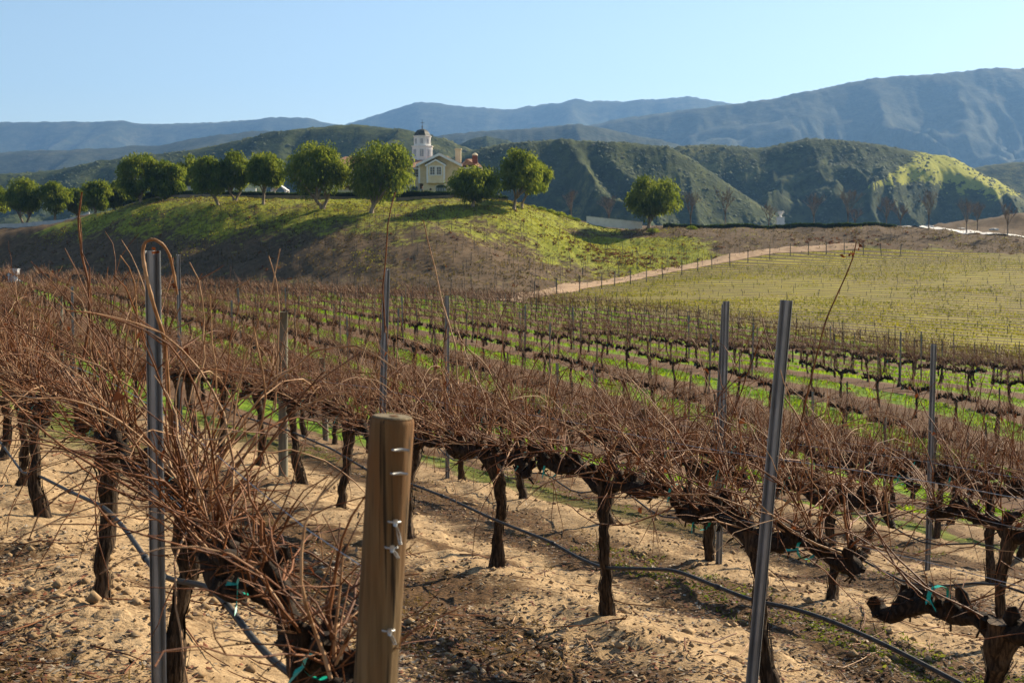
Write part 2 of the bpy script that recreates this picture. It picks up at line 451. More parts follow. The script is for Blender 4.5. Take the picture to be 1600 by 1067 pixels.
ribbon_road('dirt_road', [at(780, 480, 149)[:2], at(830, 470, 158)[:2], at(900, 457, 174)[:2], at(960, 447, 187)[:2], at(1000, 440, 193)[:2], at(1100, 421, 206)[:2], at(1200, 405, 216)[:2], at(1340, 402, 219.5)[:2]], 3.4, M['track'], .16)
M['concrete'] = plain('pale concrete', (.55, .52, .47), (.72, .69, .63), .8, .9, .1, .02)
ribbon_road('driveway', [at(1385, 360, 239)[:2], at(1450, 362, 236)[:2], at(1520, 368, 232)[:2], at(1600, 375, 229)[:2], at(1750, 380, 225)[:2]], 4.5, M['concrete'], .22)

# ------------------------------------------------------------------ hills and mountains
def hill_mat(name, dark, mid, grass, amount, nscale, patch=None, hsc=1.0):
    t = NT(name); P = t.pos()
    n1 = t.noise(P, nscale, 6, .62); n2 = t.noise(P, nscale * 7, 5, .7); n3 = t.noise(P, nscale * 26, 3, .6)
    col = t.mix(t.ramp(n2, .38, .62), dark, mid)
    g = t.ramp(t.math('ADD', t.math('ADD', n1, t.math('MULTIPLY_ADD', n2, .7, -.35)), t.math('MULTIPLY_ADD', n3, .5, -.25)), .62 - amount, .80 - amount)
    col = t.mix(t.math('MULTIPLY', g, .8), col, grass)
    sh = t.ramp(n3, .52, .60)
    col = t.mix(t.math('MULTIPLY', sh, .55), col, (dark[0] * .7, dark[1] * .7, dark[2] * .7))
    if patch:
        pm = t.attr('patch')
        pg = t.ramp(t.math('ADD', t.math('ADD', pm, t.math('MULTIPLY_ADD', n2, .9, -.45)), t.math('MULTIPLY_ADD', n3, .9, -.45)), .42, .52)
        col = t.mix(pg, col, patch)
    return t.pbr(col, .95, t.bump(t.math('ADD', n2, t.math('MULTIPLY', n3, .6)), .8, hsc), 0, .05)
def make_hill(name, sil, D, front, back, mat, seed, spur=.30, freq=1.0, base=-18, nu=320, nv=112, rough=.02, patch=None, skew=0.0, bush=0):
    sil = np.array(sil, float)
    top = np.array([at(a, b, D) for a, b in sil])
    x0, x1 = top[0, 0], top[-1, 0]
    X = np.linspace(x0, x1, nu)
    H = np.interp(X, top[:, 0], top[:, 2])
    ker = np.hanning(max(5, nu // 28)); ker /= ker.sum(); pad = len(ker)
    H = np.convolve(np.pad(H, pad, 'edge'), ker, 'same')[pad:-pad]
    v = np.linspace(-1, 1, nv); v = np.sign(v) * np.abs(v) ** .85
    XX, VV = np.meshgrid(X, v)
    Y = D + np.where(VV < 0, VV * front, VV * back)
    t = 1 - np.abs(VV)
    prof = np.where(VV < 0, t ** 1.15, t ** 1.3)
    span = (x1 - x0)
    L = front * .62 / freq
    wx = XX + skew * (D - Y) + .28 * L * (fbm(XX / L * 1.1, Y / L * 1.1, 3, seed + 5) - .5) * 2
    rg = ridged(wx / L, (Y - D) / (L * 2.6) + 3, 4, seed)               # spurs run down the slope
    er = np.clip((1 - rg - .12) / .55, 0, 1)
    env = np.where(VV < 0, sm(0, .35, prof) * (1 - sm(.55, 1.0, prof) * .93), .4 * prof * (1 - prof))
    edge = sm(0, .06, (XX - x0) / span) * sm(0, .06, (x1 - XX) / span)
    Z0 = base + (H[None, :] - base) * prof
    Z = Z0 - np.minimum((H[None, :] - base) * .55, L * spur * 1.5) * er * env
    Z += (H[None, :] - base) * rough * (fbm(XX / L * 9, Y / L * 9, 3, seed + 9) - .5) * (.25 + .75 * (1 - prof)) * 2
    Z += (fbm(XX / L * 30, Y / L * 30, 2, seed + 19) - .5) * (H[None, :] - base) * rough * .7
    Z = Z * edge + (base - 5) * (1 - edge)
    V = np.stack([XX, Y, Z], -1).reshape(-1, 3)
    i = np.arange(nv - 1)[:, None] * nu; j = np.arange(nu - 1)[None, :]
    f = np.stack([i + j, i + j + 1, i + nu + j + 1, i + nu + j], -1).reshape(-1, 4)
    me = MB().add(V, f).mesh(name, mat, True)
    if patch is not None: fattr(me, 'patch', patch(V))
    o = link(name, me); tag(o, kind='structure')
    if bush:
        r = np.random.default_rng(seed); m = bush; iu = r.uniform(1, nu - 2, m); iv = r.uniform(nv * .12, nv * .52, m)
        px_ = 800 + V.reshape(nv, nu, 3)[iv.astype(int), iu.astype(int), 0] / D * F
        k = (px_ > -60) & (px_ < 1660) & (r.random(m) < sm(.30, .55, fbm(iu * .05, iv * .08, 4, seed + 3)) + .12); iu, iv = iu[k], iv[k]; m = len(iu)
        G = V.reshape(nv, nu, 3); a0 = iu.astype(int); b0 = iv.astype(int); fu = (iu - a0)[:, None]; fv = (iv - b0)[:, None]
        c = (G[b0, a0] * (1 - fu) + G[b0, a0 + 1] * fu) * (1 - fv) + (G[b0 + 1, a0] * (1 - fu) + G[b0 + 1, a0 + 1] * fu) * fv
        if patch is not None:
            kk = r.random(len(c)) > np.clip((patch(c) - .1) * 3, 0, .35); c = c[kk]; m = len(c)
        s = r.gamma(4, .19, m) * D / 1000
        oc = np.array([[1, 0, 0], [.31, .95, 0], [-.81, .59, 0], [-.81, -.59, 0], [.31, -.95, 0], [0, 0, .85]])
        BV = (oc[None] * (s[:, None] * r.uniform(.7, 1.25, (m, 6)))[..., None] + c[:, None, :] - np.array([0, 0, .2])).reshape(-1, 3)
        fb = np.array([[0, 1, 5], [1, 2, 5], [2, 3, 5], [3, 4, 5], [4, 0, 5]])
        tag(MB().add(BV, (np.arange(m)[:, None, None] * 6 + fb[None]).reshape(-1, 3)).build('chaparral', M['bush'], None, True), 'dark evergreen brush covering the hillside', 'brush', kind='stuff')
    return o
M['bush'] = plain('chaparral bush', (.022, .034, .011), (.064, .080, .026), .05, .95, 0)
green_a = hill_mat('chaparral near', (.024, .034, .011), (.060, .072, .022), (.17, .155, .045), .08, .010)
green_b = hill_mat('chaparral patch', (.024, .034, .011), (.060, .072, .022), (.16, .15, .045), .06, .010, (.27, .265, .04))
blue_m = hill_mat('far slopes', (.026, .034, .020), (.055, .060, .034), (.11, .10, .055), .03, .0030, None, 3)
def patch_fn(V):
    px = 800 + V[:, 0] / V[:, 1] * F; py = 400 - V[:, 2] / V[:, 1] * F
    t_ = np.interp(px, [1360, 1400, 1440, 1480, 1540, 1590], [292, 278, 262, 262, 285, 300])
    hw = np.interp(px, [1350, 1400, 1440, 1500, 1560, 1595], [2, 14, 30, 34, 22, 4])
    return np.where((px > 1352) & (px < 1594), .85 - np.clip(np.abs(py - t_) / hw, 0, 2) * .5, -1.0)
def ext(sil, l=(-700, 40), r=(700, 40)):
    a, b = sil[0], sil[-1]
    return [(a[0] + l[0], a[1] + l[1])] + sil + [(b[0] + r[0], b[1] + r[1])]
make_hill('hill', ext([(0,266),(70,262),(150,249),(250,236),(330,222),(380,209),(440,197),(520,187),(560,186),(620,195),(680,208),(720,222),(770,242),(860,275),(980,320)], (-500, 20), (150, 30)), 1150, 330, 400, green_a, 3, .62, 2.6, bush=20000)
make_hill('hill', [(560,330),(640,270),(700,240),(760,222),(810,214),(870,211),(960,214),(1040,221),(1075,236),(1120,268),(1180,312),(1230,350),(1260,370)], 900, 250, 300, green_a, 8, .66, 2.4, skew=-.25, bush=17000)
make_hill('hill', [(900,330),(980,262),(1060,223),(1120,220),(1190,226),(1230,217),(1260,210),(1320,213),(1400,228),(1450,238),(1480,242),(1520,262),(1560,282),(1600,304),(1680,340),(1760,365)], 1120, 310, 400, green_b, 14, .66, 2.4, patch=patch_fn, skew=.2, nu=400, nv=140, bush=20000)
make_hill('hill', [(600,300),(690,232),(735,213),(762,207),(790,213),(850,240),(900,270),(960,310)], 1700, 380, 400, green_a, 21, .25, 1.8)
make_hill('hill', [(1380,330),(1450,280),(1530,256),(1570,250),(1620,246),(1800,235),(2300,260),(2600,300)], 1600, 400, 400, green_a, 27, .3, 1.8)
make_hill('mountain', ext([(0,233),(60,228),(120,231),(200,224),(260,222),(300,210),(340,208),(400,200),(440,202),(500,215),(560,240)], (-900, -10), (300, 60)), 3200, 1100, 1000, blue_m, 31, .3, 2.4)
make_hill('mountain', [(500,290),(600,235),(690,205),(740,199),(800,196),(860,191),(905,187),(950,195),(1040,215),(1150,245),(1300,300)], 2900, 1000, 900, blue_m, 37, .3, 2.4)
make_hill('mountain', ext([(700,262),(800,225),(870,200),(930,189),(960,181),(1030,172),(1100,163),(1150,157),(1200,152),(1260,140),(1300,130),(1360,117),(1430,112),(1500,107),(1560,98),(1600,102)], (-100, 40), (1200, 30)), 4300, 1500, 1500, blue_m, 44, .44, 2.6, nu=480, nv=170, rough=.022)
make_hill('mountain', ext([(0,184),(120,183),(240,187),(330,183),(400,180),(460,176),(500,184),(560,190),(640,200)], (-1200, 0), (300, 60)), 6200, 1900, 1500, blue_m, 52, .45, 2.6, nu=360, nv=100)
make_hill('mountain', ext([(480,210),(560,184),(600,168),(650,152),(700,156),(780,163),(830,158),(900,150),(960,150),(1050,145),(1100,147),(1150,156),(1200,163)], (-200, 40), (900, 60)), 6600, 2000, 1500, blue_m, 58, .45, 2.6, nu=360, nv=100)
# the air between here and the mountains
HZ_ = MB().box2((-9500, -300, -60), (9500, 9300, 1150)); 
t = NT('haze air'); pv = t.n('ShaderNodeVolumePrincipled', {'Color': (.26, .53, 1.0), 'Density': 0.78e-4, 'Anisotropy': 0.3})
t.t.links.new(pv.outputs[0], t.out.inputs['Volume'])
haze = HZ_.build('haze', t.m); tag(haze, kind='stuff')
#@@OBJECTS@@
# ================================================================== vines
ROW_AZ = math.atan2(RY, RX)
LEAN = np.array([.15, .36])         # canes lean to the up-hill side of the row
def cane_path(r, start, d0, length, droop, zig=.13, step=.085, curl=1.0):
    n = max(4, int(length / step)); p = np.array(start, float); d = unit(np.array(d0, float)); out = [p.copy()]
    side = unit(np.cross(d, [r.normal(), r.normal(), .2]))
    bend = np.array([r.normal() * .035, r.normal() * .035, 0])
    for q in range(n):
        tq = q / n
        d = unit(d + bend + np.array([LEAN[0] * .03, LEAN[1] * .03, .072 if droop < .15 else .02]) + np.array([0, 0, -droop * tq]) + r.normal(0, .10 * curl, 3))
        zz = side * zig * (1 if q % 2 else -1) * (.25 + .5 * tq)
        p = p + unit(d + zz) * step
        out.append(p.copy())
    return np.array(out)
def lumpy(r, n, sides, a1, a2, ridge=0):
    th = np.arange(sides) * 2 * math.pi / sides; i = np.arange(n)[:, None]
    base = 1 + a1 * (vn(i * .45 + r.uniform(0, 50), np.cos(th)[None] * 1.2 + np.sin(th)[None] * 3.1 + 7, 3) - .5) * 2
    fine = a2 * (r.random((n, sides)) - .5) * 2
    rid = ridge * (r.random(sides)[None] - .5) * 2
    return base + fine + rid
def make_vine(seed, ncane=46, tall=1.0, arms=(1, 1), curl=1.0, drop=(0, 0)):
    r = np.random.default_rng(seed)
    lx, ly = r.normal(0, .045), r.normal(0, .04)
    H = .80 + r.uniform(-.03, .05)
    tr = MB(); n = 24; t_ = np.linspace(0, 1, n)
    kx, ky = np.cumsum(r.normal(0, .006, n)), np.cumsum(r.normal(0, .006, n))
    path = np.stack([lx * t_ ** 1.3 + .035 * np.sin(t_ * 5 + r.uniform(0, 6)) + kx - kx[0], ly * t_ + .03 * np.sin(t_ * 4 + r.uniform(0, 6)) + ky - ky[0], -.12 + (H + .14) * t_], 1)
    rad = .037 + .032 * np.exp(-t_ * 7) + .020 * sm(.72, .95, t_) - .008 * np.sin(t_ * 3.1) + .012 * (vn(t_ * 7 + seed, 0 * t_, 5) - .5)
    tr.tube(path, rad * r.uniform(.92, 1.12), 14, True, lumpy(r, n, 14, .30, .09, .20))
    for q in range(46):                                       # shaggy strips of bark
        th = r.uniform(0, 6.28); k0 = r.integers(2, n - 8); ln = r.integers(3, 8)
        c = path[k0:k0 + ln]; rr_ = rad[k0:k0 + ln] * 1.12
        off = np.stack([np.cos(th) * rr_, np.sin(th) * rr_, 0 * rr_], 1) * (1 + np.linspace(0, r.uniform(0, .6), ln))[:, None]
        tan = np.array([-math.sin(th), math.cos(th), 0]) * r.uniform(.004, .010)
        a = c + off - tan; b = c + off + tan
        V = np.stack([a, b], 1).reshape(-1, 3); i = np.arange(ln - 1)[:, None] * 2
        tr.add(V, i + np.array([[0, 1, 3, 2]]))
    head = path[-1]
    co = MB(); spurs = []
    for sgn in (-1, 1):
        ln = r.uniform(.78, .95) * arms[(sgn + 1) // 2]; m = 26; u = np.linspace(0, 1, m)
        zb = r.uniform(-.05, .05) + drop[(sgn + 1) // 2]
        pa = np.stack([head[0] + sgn * ln * u, head[1] + .05 * np.sin(u * r.uniform(4, 7) + r.uniform(0, 6)) * u,
                       head[2] - .06 + .07 * np.sin(u * 3.1) + zb * u + .018 * np.sin(u * 13 + r.uniform(0, 6))], 1)
        ra = (.038 - .011 * u) * (1 + .45 * (vn(u * 9 + r.uniform(0, 99), 0 * u, 2) - .3)); ra[-1] *= .35; ra[-2] *= .75
        co.tube(pa, ra, 10, True, lumpy(r, m, 10, .36, .16))
        for q in range(13):
            uu = (q + r.uniform(.1, .9)) / 13; b = np.array([np.interp(uu, u, pa[:, c]) for c in range(3)])
            L_ = r.uniform(.05, .17); dv = unit(np.array([r.normal(0, .45), r.normal(.1, .5), 1]))
            sp = b + dv * np.linspace(0, L_, 5)[:, None] + r.normal(0, .006, (5, 3))
            co.tube(sp, np.array([.032, .025, .021, .026, .012]) * r.uniform(.8, 1.35), 7, True, lumpy(r, 5, 7, .3, .22))
            spurs.append(sp[-1] - dv * .01); spurs.append(sp[2])
        for q in range(26):                                   # loose bark tags on the arm
            uu = r.random(); b = np.array([np.interp(uu, u, pa[:, c]) for c in range(3)]); th = r.uniform(0, 6.28)
            o = b + np.array([0, math.cos(th), math.sin(th)]) * .043
            d = np.array([r.normal(0, .05), math.cos(th) * .02, math.sin(th) * .02 - .02]); w = np.array([0, -math.sin(th), math.cos(th)]) * .006
            co.add([o - w, o + w, o + d + w, o + d - w], [[0, 1, 2, 3]])
    ca = MB()
    for q in range(ncane):
        st = spurs[r.integers(len(spurs))]
        ln = float(np.clip(r.gamma(6, .132), .28, 1.15)) * tall
        if r.random() < .03 and tall > .75: ln *= 1.25
        d0 = np.array([r.normal(.05, .42), r.normal(.03, .40), r.uniform(.5, 1.0)])
        droop = abs(r.normal(.0, .05)) + (r.uniform(.25, .7) if r.random() < .13 else 0)
        if curl > 1.2: droop += .12; d0 = d0 + r.normal(0, .5, 3)
        pa = cane_path(r, st, d0, ln, droop, curl=curl)
        r0 = r.uniform(.0026, .0052)
        ra = np.linspace(r0, r0 * .45, len(pa)) * (1 + .22 * (np.arange(len(pa)) % 2))
        pale = 2 if r.random() < .32 else 0; ca.tube(pa, ra, 5, False, None, pale)  # some canes take the lighter tan painted as sun highlight
        nl = r.integers(0, 4)
        for w in range(nl):
            k0 = r.integers(1, len(pa) - 1); dd = unit(pa[k0] - pa[k0 - 1]) * .6 + r.normal(0, .6, 3)
            l2 = r.uniform(.06, .30)
            ca.tube(cane_path(r, pa[k0], dd, l2, .08, .1, max(.03, l2 / 4)), np.linspace(.0028, .0014, max(4, int(l2 / max(.03, l2 / 4))) + 1), 3, False)
        if r.random() < .16:                                  # a dead leaf still hanging
            k0 = r.integers(len(pa) // 2, len(pa)); o = pa[k0]; s_ = r.uniform(.012, .026)
            a = unit(r.normal(0, 1, 3)); b = unit(np.cross(a, r.normal(0, 1, 3)))
            ca.add([o, o + a * s_ + b * s_ * .7, o + a * s_ * 1.9 + np.array([0, 0, -s_ * .6]), o + a * s_ - b * s_ * .7 + np.array([0, 0, s_ * .4])], [[0, 1, 2], [0, 2, 3]], 1)
    for q in range(70):                                       # fine twiglets and tendrils round the arms
        st = spurs[r.integers(len(spurs))] + r.normal(0, .02, 3); l2 = r.uniform(.05, .28)
        ca.tube(cane_path(r, st, r.normal(0, .7, 3) + np.array([.1, .2, .5]), l2, .12, .12, l2 / 4), np.linspace(.0026, .0012, max(4, int(l2 / (l2 / 4))) + 1), 3, False)
    ties = []
    for sgn in (-1, 1):
        if r.random() < .7:
            ti = MB(); x = sgn * r.uniform(.3, .75) * arms[(sgn + 1) // 2] + head[0]; c = np.array([x, head[1], head[2] + r.uniform(-.02, .03)])
            th = np.linspace(0, 6.0, 12); w = .012
            ring = np.stack([0 * th, np.cos(th) * .052, np.sin(th) * .052], 1) + c
            V = np.stack([ring - [w, 0, 0], ring + [w, 0, 0]], 1).reshape(-1, 3); i = np.arange(11)[:, None] * 2
            ti.add(V, i + np.array([[0, 1, 3, 2]]))
            for g in range(2):
                o = c + np.array([0, .05, .0]); d = np.array([r.normal(0, .035), .02, -.045 + r.normal(0, .03)])
                ti.add([o + [-.009, 0, .0], o + [.009, 0, 0], o + d + [.011, 0, 0], o + d + [-.005, .01, -.01]], [[0, 1, 2, 3]])
            ties.append(ti.mesh('tie', M['tape']))
    return dict(trunk=tr.mesh('trunk', M['bark'], True), cordon=co.mesh('cordon', M['cordon'], True),
                canes=ca.mesh('canes', [M['cane'], M['deadleaf'], M['sunlitcane']], True), tie=ties)
VAR = [make_vine(100 + q, 92, 1.0, (1, 1), 1.25) for q in range(14)]
VARM = [make_vine(200 + q, 70, .98, (1, 1), 1.2) for q in range(8)]; VARF = [make_vine(220 + q, 62, .88) for q in range(6)]
def plant_vine(p, s, var, label, group, scale=1.0, tilt=(0, 0), z=None, dense=1.0):
    x, y = xy(p, s); z = GZ(x, y) if z is None else z
    e = empty('grapevine', (x, y, z), ROW_AZ + random.gauss(0, .04)); e.scale = (1, 1, scale)
    e.rotation_euler.x = tilt[0]; e.rotation_euler.y = tilt[1]
    for t_ in var['tie']: link('tie', t_, e)
    for nm in ('trunk', 'cordon', 'canes'):
        o = link(nm, var[nm], e)
        if nm == 'canes': o['kind'] = 'stuff'
    return tag(e, label, 'grapevine', group)
ORD = ['first', 'second', 'third', 'fourth', 'fifth', 'sixth', 'seventh', 'eighth', 'ninth', 'tenth', 'eleventh', 'twelfth', 'thirteenth', 'fourteenth', 'fifteenth', 'sixteenth', 'seventeenth', 'eighteenth', 'nineteenth', 'twentieth', 'twenty-first', 'twenty-second', 'twenty-third', 'twenty-fourth', 'twenty-fifth'] + [a + b for a in ('twenty-', 'thirty-', 'forty-', 'fifty-') for b in ('sixth', 'seventh', 'eighth', 'ninth')]
def vis(x, y, m=170):
    px = 800 + x / max(y, .1) * F
    return y > 1.5 and -m < px < 1600 + m
SP = 1.83
rows = []
fixed = {0: [3.38, 5.27, 7.37, 10.6], 1: [2.5, 4.27, 5.69, 7.44, 9.12, 10.9, 12.7, 14.5], 2: [3.7, 5.5, 7.32, 9.0, 10.9, 12.9, 15.06, 17.2]}
allv = []
for k in range(18):
    p = rowp(k)
    if p > 61.5: continue
    ss = list(fixed.get(k, [-6 + (k * .73) % SP]))
    while ss[-1] < 230: ss.append(ss[-1] + SP + random.gauss(0, .05))
    i_ = 0
    for s in ss:
        x, y = xy(p, s)
        if s < S_MAX(p) and vis(x, y): allv.append((y, k, s, p)); 
allv.sort()
near_v = [v for v in allv if v[1] < 40][:300]; far_v = allv[300:]
cnt = {}
NEARLAB = {
 (0, 0): 'dark stubby dormant vine right behind the round wooden end post, canes tangled low',
 (0, 1): 'dormant vine with thick black trunk standing against the tall steel post by the wooden post',
 (0, 2): 'dormant vine with tall arching canes, next behind the front steel post',
 (1, 0): 'thick bare cordon vine with few canes and green ties in the bottom right corner',
 (1, 1): 'gnarled vine trunk just behind the tilted steel post on the right',
 (1, 2): 'dormant vine with straight dark trunk crossed by the drip hose, mid foreground',
 (1, 3): 'dormant vine with leaning shaggy trunk just right of the wooden post',
}
near_v.sort(key=lambda v: (v[1], v[2]))
for y, k, s, p in near_v:
    i_ = cnt.get(k, 0); cnt[k] = i_ + 1
    if (k, i_) in NEARLAB: lab = NEARLAB[(k, i_)]
    elif k < 5: lab = f'dormant brown grapevine, {ORD[i_]} along the {ORD[k]} vine row from the camera'
    else: lab = f'dormant brown grapevine, {ORD[i_]} from the right along the {ORD[k]} vine row from the camera'
    v = VAR[(k * 5 + i_ * 3) % 14] if k < 3 else VARM[(k * 5 + i_ * 3) % 8] if k < 5 else VARF[(k + i_ * 5) % 6]
    g = 'grapevines of the near rows' if k < 5 else f'grapevines of the {ORD[k]} row'
    if (k, i_) == (1, 0): v = make_vine(777, 18, .8, (1, .8), 1.4, (0, -.15))
    if (k, i_) == (0, 0): v = make_vine(804, 46, .62, (.42, 1), 1.7)
    plant_vine(p + (0 if k < 2 and i_ < 5 else random.gauss(0, .05)), s, v, lab, g, random.uniform(.94, 1.06) if (k, i_) not in ((0, 0), (1, 0)) else (.74 if k == 0 else .84), (random.gauss(0, .03), random.gauss(0, .04)))
# low hundreds of vines beyond: one mass
def far_vines():
    mb = MB(); st = MB(); r = rng
    P = np.array([(xy(p, s)[0], xy(p, s)[1]) for y, k, s, p in far_v]); Z = hz(P[:, 0], P[:, 1])
    B = np.concatenate([P, Z[:, None]], 1); n = len(B)
    rd = np.array([RX, RY, 0]); sd = np.array([NX, NY, 0])
    def sticks(mb, a, b, w, mi=0):
        """three-sided sticks from a to b"""
        d = unit(b - a); u = unit(np.cross(d, r.normal(0, 1, d.shape))); v = np.cross(d, u); m = len(a); V = []
        for pt, sc in ((a, 1), (b, .6)):
            for th in (0, 2.094, 4.189): V.append(pt + (u * math.cos(th) + v * math.sin(th)) * (w * sc)[:, None])
        V = np.stack(V, 1).reshape(-1, 3); i = np.arange(m)[:, None] * 6
        f = np.concatenate([i + np.array([[0, 1, 4, 3]]), i + np.array([[1, 2, 5, 4]]), i + np.array([[2, 0, 3, 5]])])
        mb.add(V, f, mi)
    lean = r.normal(0, .05, (n, 3)); lean[:, 2] = 0
    h = r.uniform(.78, .92, n)
    top = B + lean + np.stack([0 * h, 0 * h, h], 1)
    sticks(mb, B - [0, 0, .1], top, r.uniform(.032, .05, n), 0)
    for sg in (-1, 1): sticks(mb, top - [0, 0, .03], top + rd * sg * .9 + np.stack([0 * h, 0 * h, r.normal(0, .04, n)], 1), r.uniform(.028, .04, n), 0)
    for q in range(28):
        a = top + rd * r.uniform(-.92, .92, n)[:, None]
        d = rd * r.normal(.05, .35, n)[:, None] + sd * r.normal(-.22, .35, n)[:, None]; d[:, 2] = r.uniform(.5, 1.1, n)
        l = r.gamma(6, .09, n)
        sticks(mb, a, a + unit(d) * l[:, None], r.uniform(.008, .013, n), 1 if q % 4 else 2)
    return mb
far = far_vines().build('far_grapevines', [M['cordon'], M['cane'], M['sunlitcane']]); tag(far, 'mass of brown leafless vines in the far rows of the field', 'vine rows', kind='stuff')

# ------------------------------------------------------------------ trellis posts, wires, hoses
def steel_mesh(h):
    prof = [(-.029, .0), (-.026, .012), (-.012, .014), (-.008, -.012), (.008, -.012), (.012, .014), (.026, .012), (.029, .0)]
    pr2 = [(x * .88, y - .0035) for x, y in reversed(prof)]
    poly = prof + pr2; n = len(poly); mb = MB()
    V = np.array([[x, y, z] for z in (-.2, h) for x, y in poly])
    q = len(prof)
    f = [[i, (i + 1) % n, n + (i + 1) % n, n + i] for i in range(n)]
    mb.add(V, f)
    for z0 in (0, n):
        mb.f.append((np.array([[z0 + i, z0 + i + 1, z0 + n - 2 - i, z0 + n - 1 - i] for i in range(q - 1)]), 0))
    for z in np.arange(.35, h - .05, .13):                       # wire tabs punched along the flange
        mb.box((.020, .013, z), (.011, .010, .022)); mb.box((-.020, .013, z + .05), (.011, .010, .022))
    return mb.mesh('steel_post', M['steel'])
STEEL = steel_mesh(1.95)
def row_d(px, k): return (P0 + DP * k) / NX / ((px + 966 - 800) / F) if False else (P0 + DP * k) / NX / ((px - 800) / F - RX / RY * 1.0)
def on_row(px, k):
    """where the sight line through pixel column px crosses vine row k"""
    d = row_d(px, k); x = (px - 800) / F * d
    return x, d
def post(name, me, x, y, topz, h, label, cat, group, tilt=0.0, tilt2=0.0, rz=0.0, dx=0):
    g = GZ(x, y); o = link(name, me, None, (x, y, g)); sc = (topz - g) / h if topz is not None else 1
    o.scale = (1, 1, sc); o.rotation_euler = (tilt2, tilt, rz); return tag(o, label, cat, group)
SG = 'galvanised steel trellis posts'
for px, py, k, tl, lab in [(250, 392, 0, .0, 'tall front steel post with a dry cane curled over its top'),
                           (1172, 466, 1, .080, 'tilted steel post standing in front of a gnarled trunk, right of centre'),
                           (592, 420, 1, .035, 'steel post rising behind the round wooden end post, tilted slightly'),
                           (282, 398, 1, .0, 'thin steel post just right of the front steel post, farther away'),
                           (1124, 470, 2, .02, 'weathered steel post left of the tilted one, paired with a second post'),
                           (1112, 474, 2, .045, 'leaning steel post touching its twin, left of the tilted post'),
                           (699, 462, 2, .0, 'steel post standing between two vine rows right of the wooden post'),
                           (1452, 537, 3, .01, 'thin steel post among brown canes toward the right edge'),
                           (115, 448, 1, .0, 'short far steel post among canes near the left edge')]:
    x, d = on_row(px, k); tz = at(px, py, d)[2]
    if px == 250: d -= .32; x = xat(250, d); tz = at(px, py, d)[2]
    if px == 1172: d = 6.45; x = xat(1170, d); tz = at(1215, py, d)[2]
    post('steel_post', STEEL, x - .14 * 0, d - .10, tz, 1.95, lab, 'post', SG, tl, 0, R(random.uniform(-12, 12)))
n_ = 0
for k in range(3, 12):
    for q in range(3):
        s = 24 + 14.6 * q + (k * 4.1) % 7; x, y = xy(rowp(k), s)
        if not vis(x, y, 10) or s > S_MAX(rowp(k)) - 8: continue
        post('steel_post', STEEL, x, y, None, 1.9, f'far thin steel post, {ORD[q]} from the right in the {ORD[k]} vine row from the camera', 'post', SG, random.gauss(0, .02), random.gauss(0, .02)); n_ += 1
# weathered wooden stakes
mbw = MB(); mbw.tube(np.array([[0, 0, z] for z in np.linspace(-.2, 1.6, 8)]), .052, 12, True); WOODSTAKE = mbw.mesh('wooden_post', M['oldwood'], True)
M['greypost'] = plain('grey green post', (.115, .105, .075), (.20, .185, .135), 18, .9, .4, .005, 0, (1, 1, .15))
WOODSTAKE.materials[0] = M['greypost']
for px, py, k, lab in [(437, 488, 1, 'grey wooden post behind the canes, left of the round wooden end post'), (506, 560, 2, 'second grey wooden post farther back, left of the round wooden end post'),
                       (93, 463, 1, 'grey wooden post far along the second row near the left edge'), (764, 668, 3, 'short pale wooden post behind the leaning shaggy trunk'), (1004, 640, 3, 'pale wooden post standing behind the straight dark trunk')]:
    x, d = on_row(px, k); post('wooden_post', WOODSTAKE, x, d + .12, at(px, py, d)[2], 1.6, lab, 'post', 'grey wooden trellis posts', random.gauss(0, .02))
# dark stakes beside the vines of the middle rows
mbs = MB(); mbs.box((0, 0, .75), (.035, .035, 1.9)); mbs.box((0, 0, 1.703), (.022, .022, .012)); STAKE = mbs.mesh('vine_stake', M['oldwood'])
q_ = 0; stakes = []
for y, k, s, p in sorted(allv):
    if k >= 4 and (int(s / SP) + k) % 3 == 0 and y > 18: stakes.append((y, k, s, p))
scn = {}; near_st = sorted(stakes[:200], key=lambda v: (v[1], v[2]))
for y, k, s, p in near_st:
    scn[k] = scn.get(k, -1) + 1
    x, yy = xy(p + .1, s + .12); o = link('vine_stake', STAKE, None, (x, yy, hz1(x, yy))); o.rotation_euler = (random.gauss(0, .03), random.gauss(0, .03), random.random())
    tag(o, f'dark thin stake, {ORD[scn[k]]} from the right in the {ORD[k]} vine row', 'stake', f'dark vine stakes of the {ORD[k]} row')
mb = MB()
for y, k, s, p in stakes[200:]:
    x, yy = xy(p + .1, s + .12); z = hz1(x, yy); mb.box((x, yy, z + .6), (.03, .03, 1.35 + random.uniform(0, .4)))
tag(mb.build('far_vine_stakes', M['oldwood']), 'many dark stakes standing in the far rows of the field', 'stakes', kind='stuff')
# wires
for k in range(5):
    p = P0 + DP * k; e = empty('trellis_wire', (*xy(p, 4), 0)); e.location.z = 0
    loc = np.array([*xy(p, 4), 0])
    for hh in ((.92, 1.25) if k else (.92, 1.22)):
        S = np.arange(2.93 if k == 0 else 1.0, 60, .6); x, y = xy(p, S); z = hz(x, y) + hh + .012 * np.sin(S * 1.7)
        if k == 0: z = z - .22 * (1 - sm(2.9, 7, S))
        MB().tube(np.stack([x, y, z], 1) - loc, .0016, 4, False).build('strand', M['rust'], e)
    tag(e, f'thin steel wires strung along the {ORD[k]} vine row from the camera', 'wire', 'trellis wires')
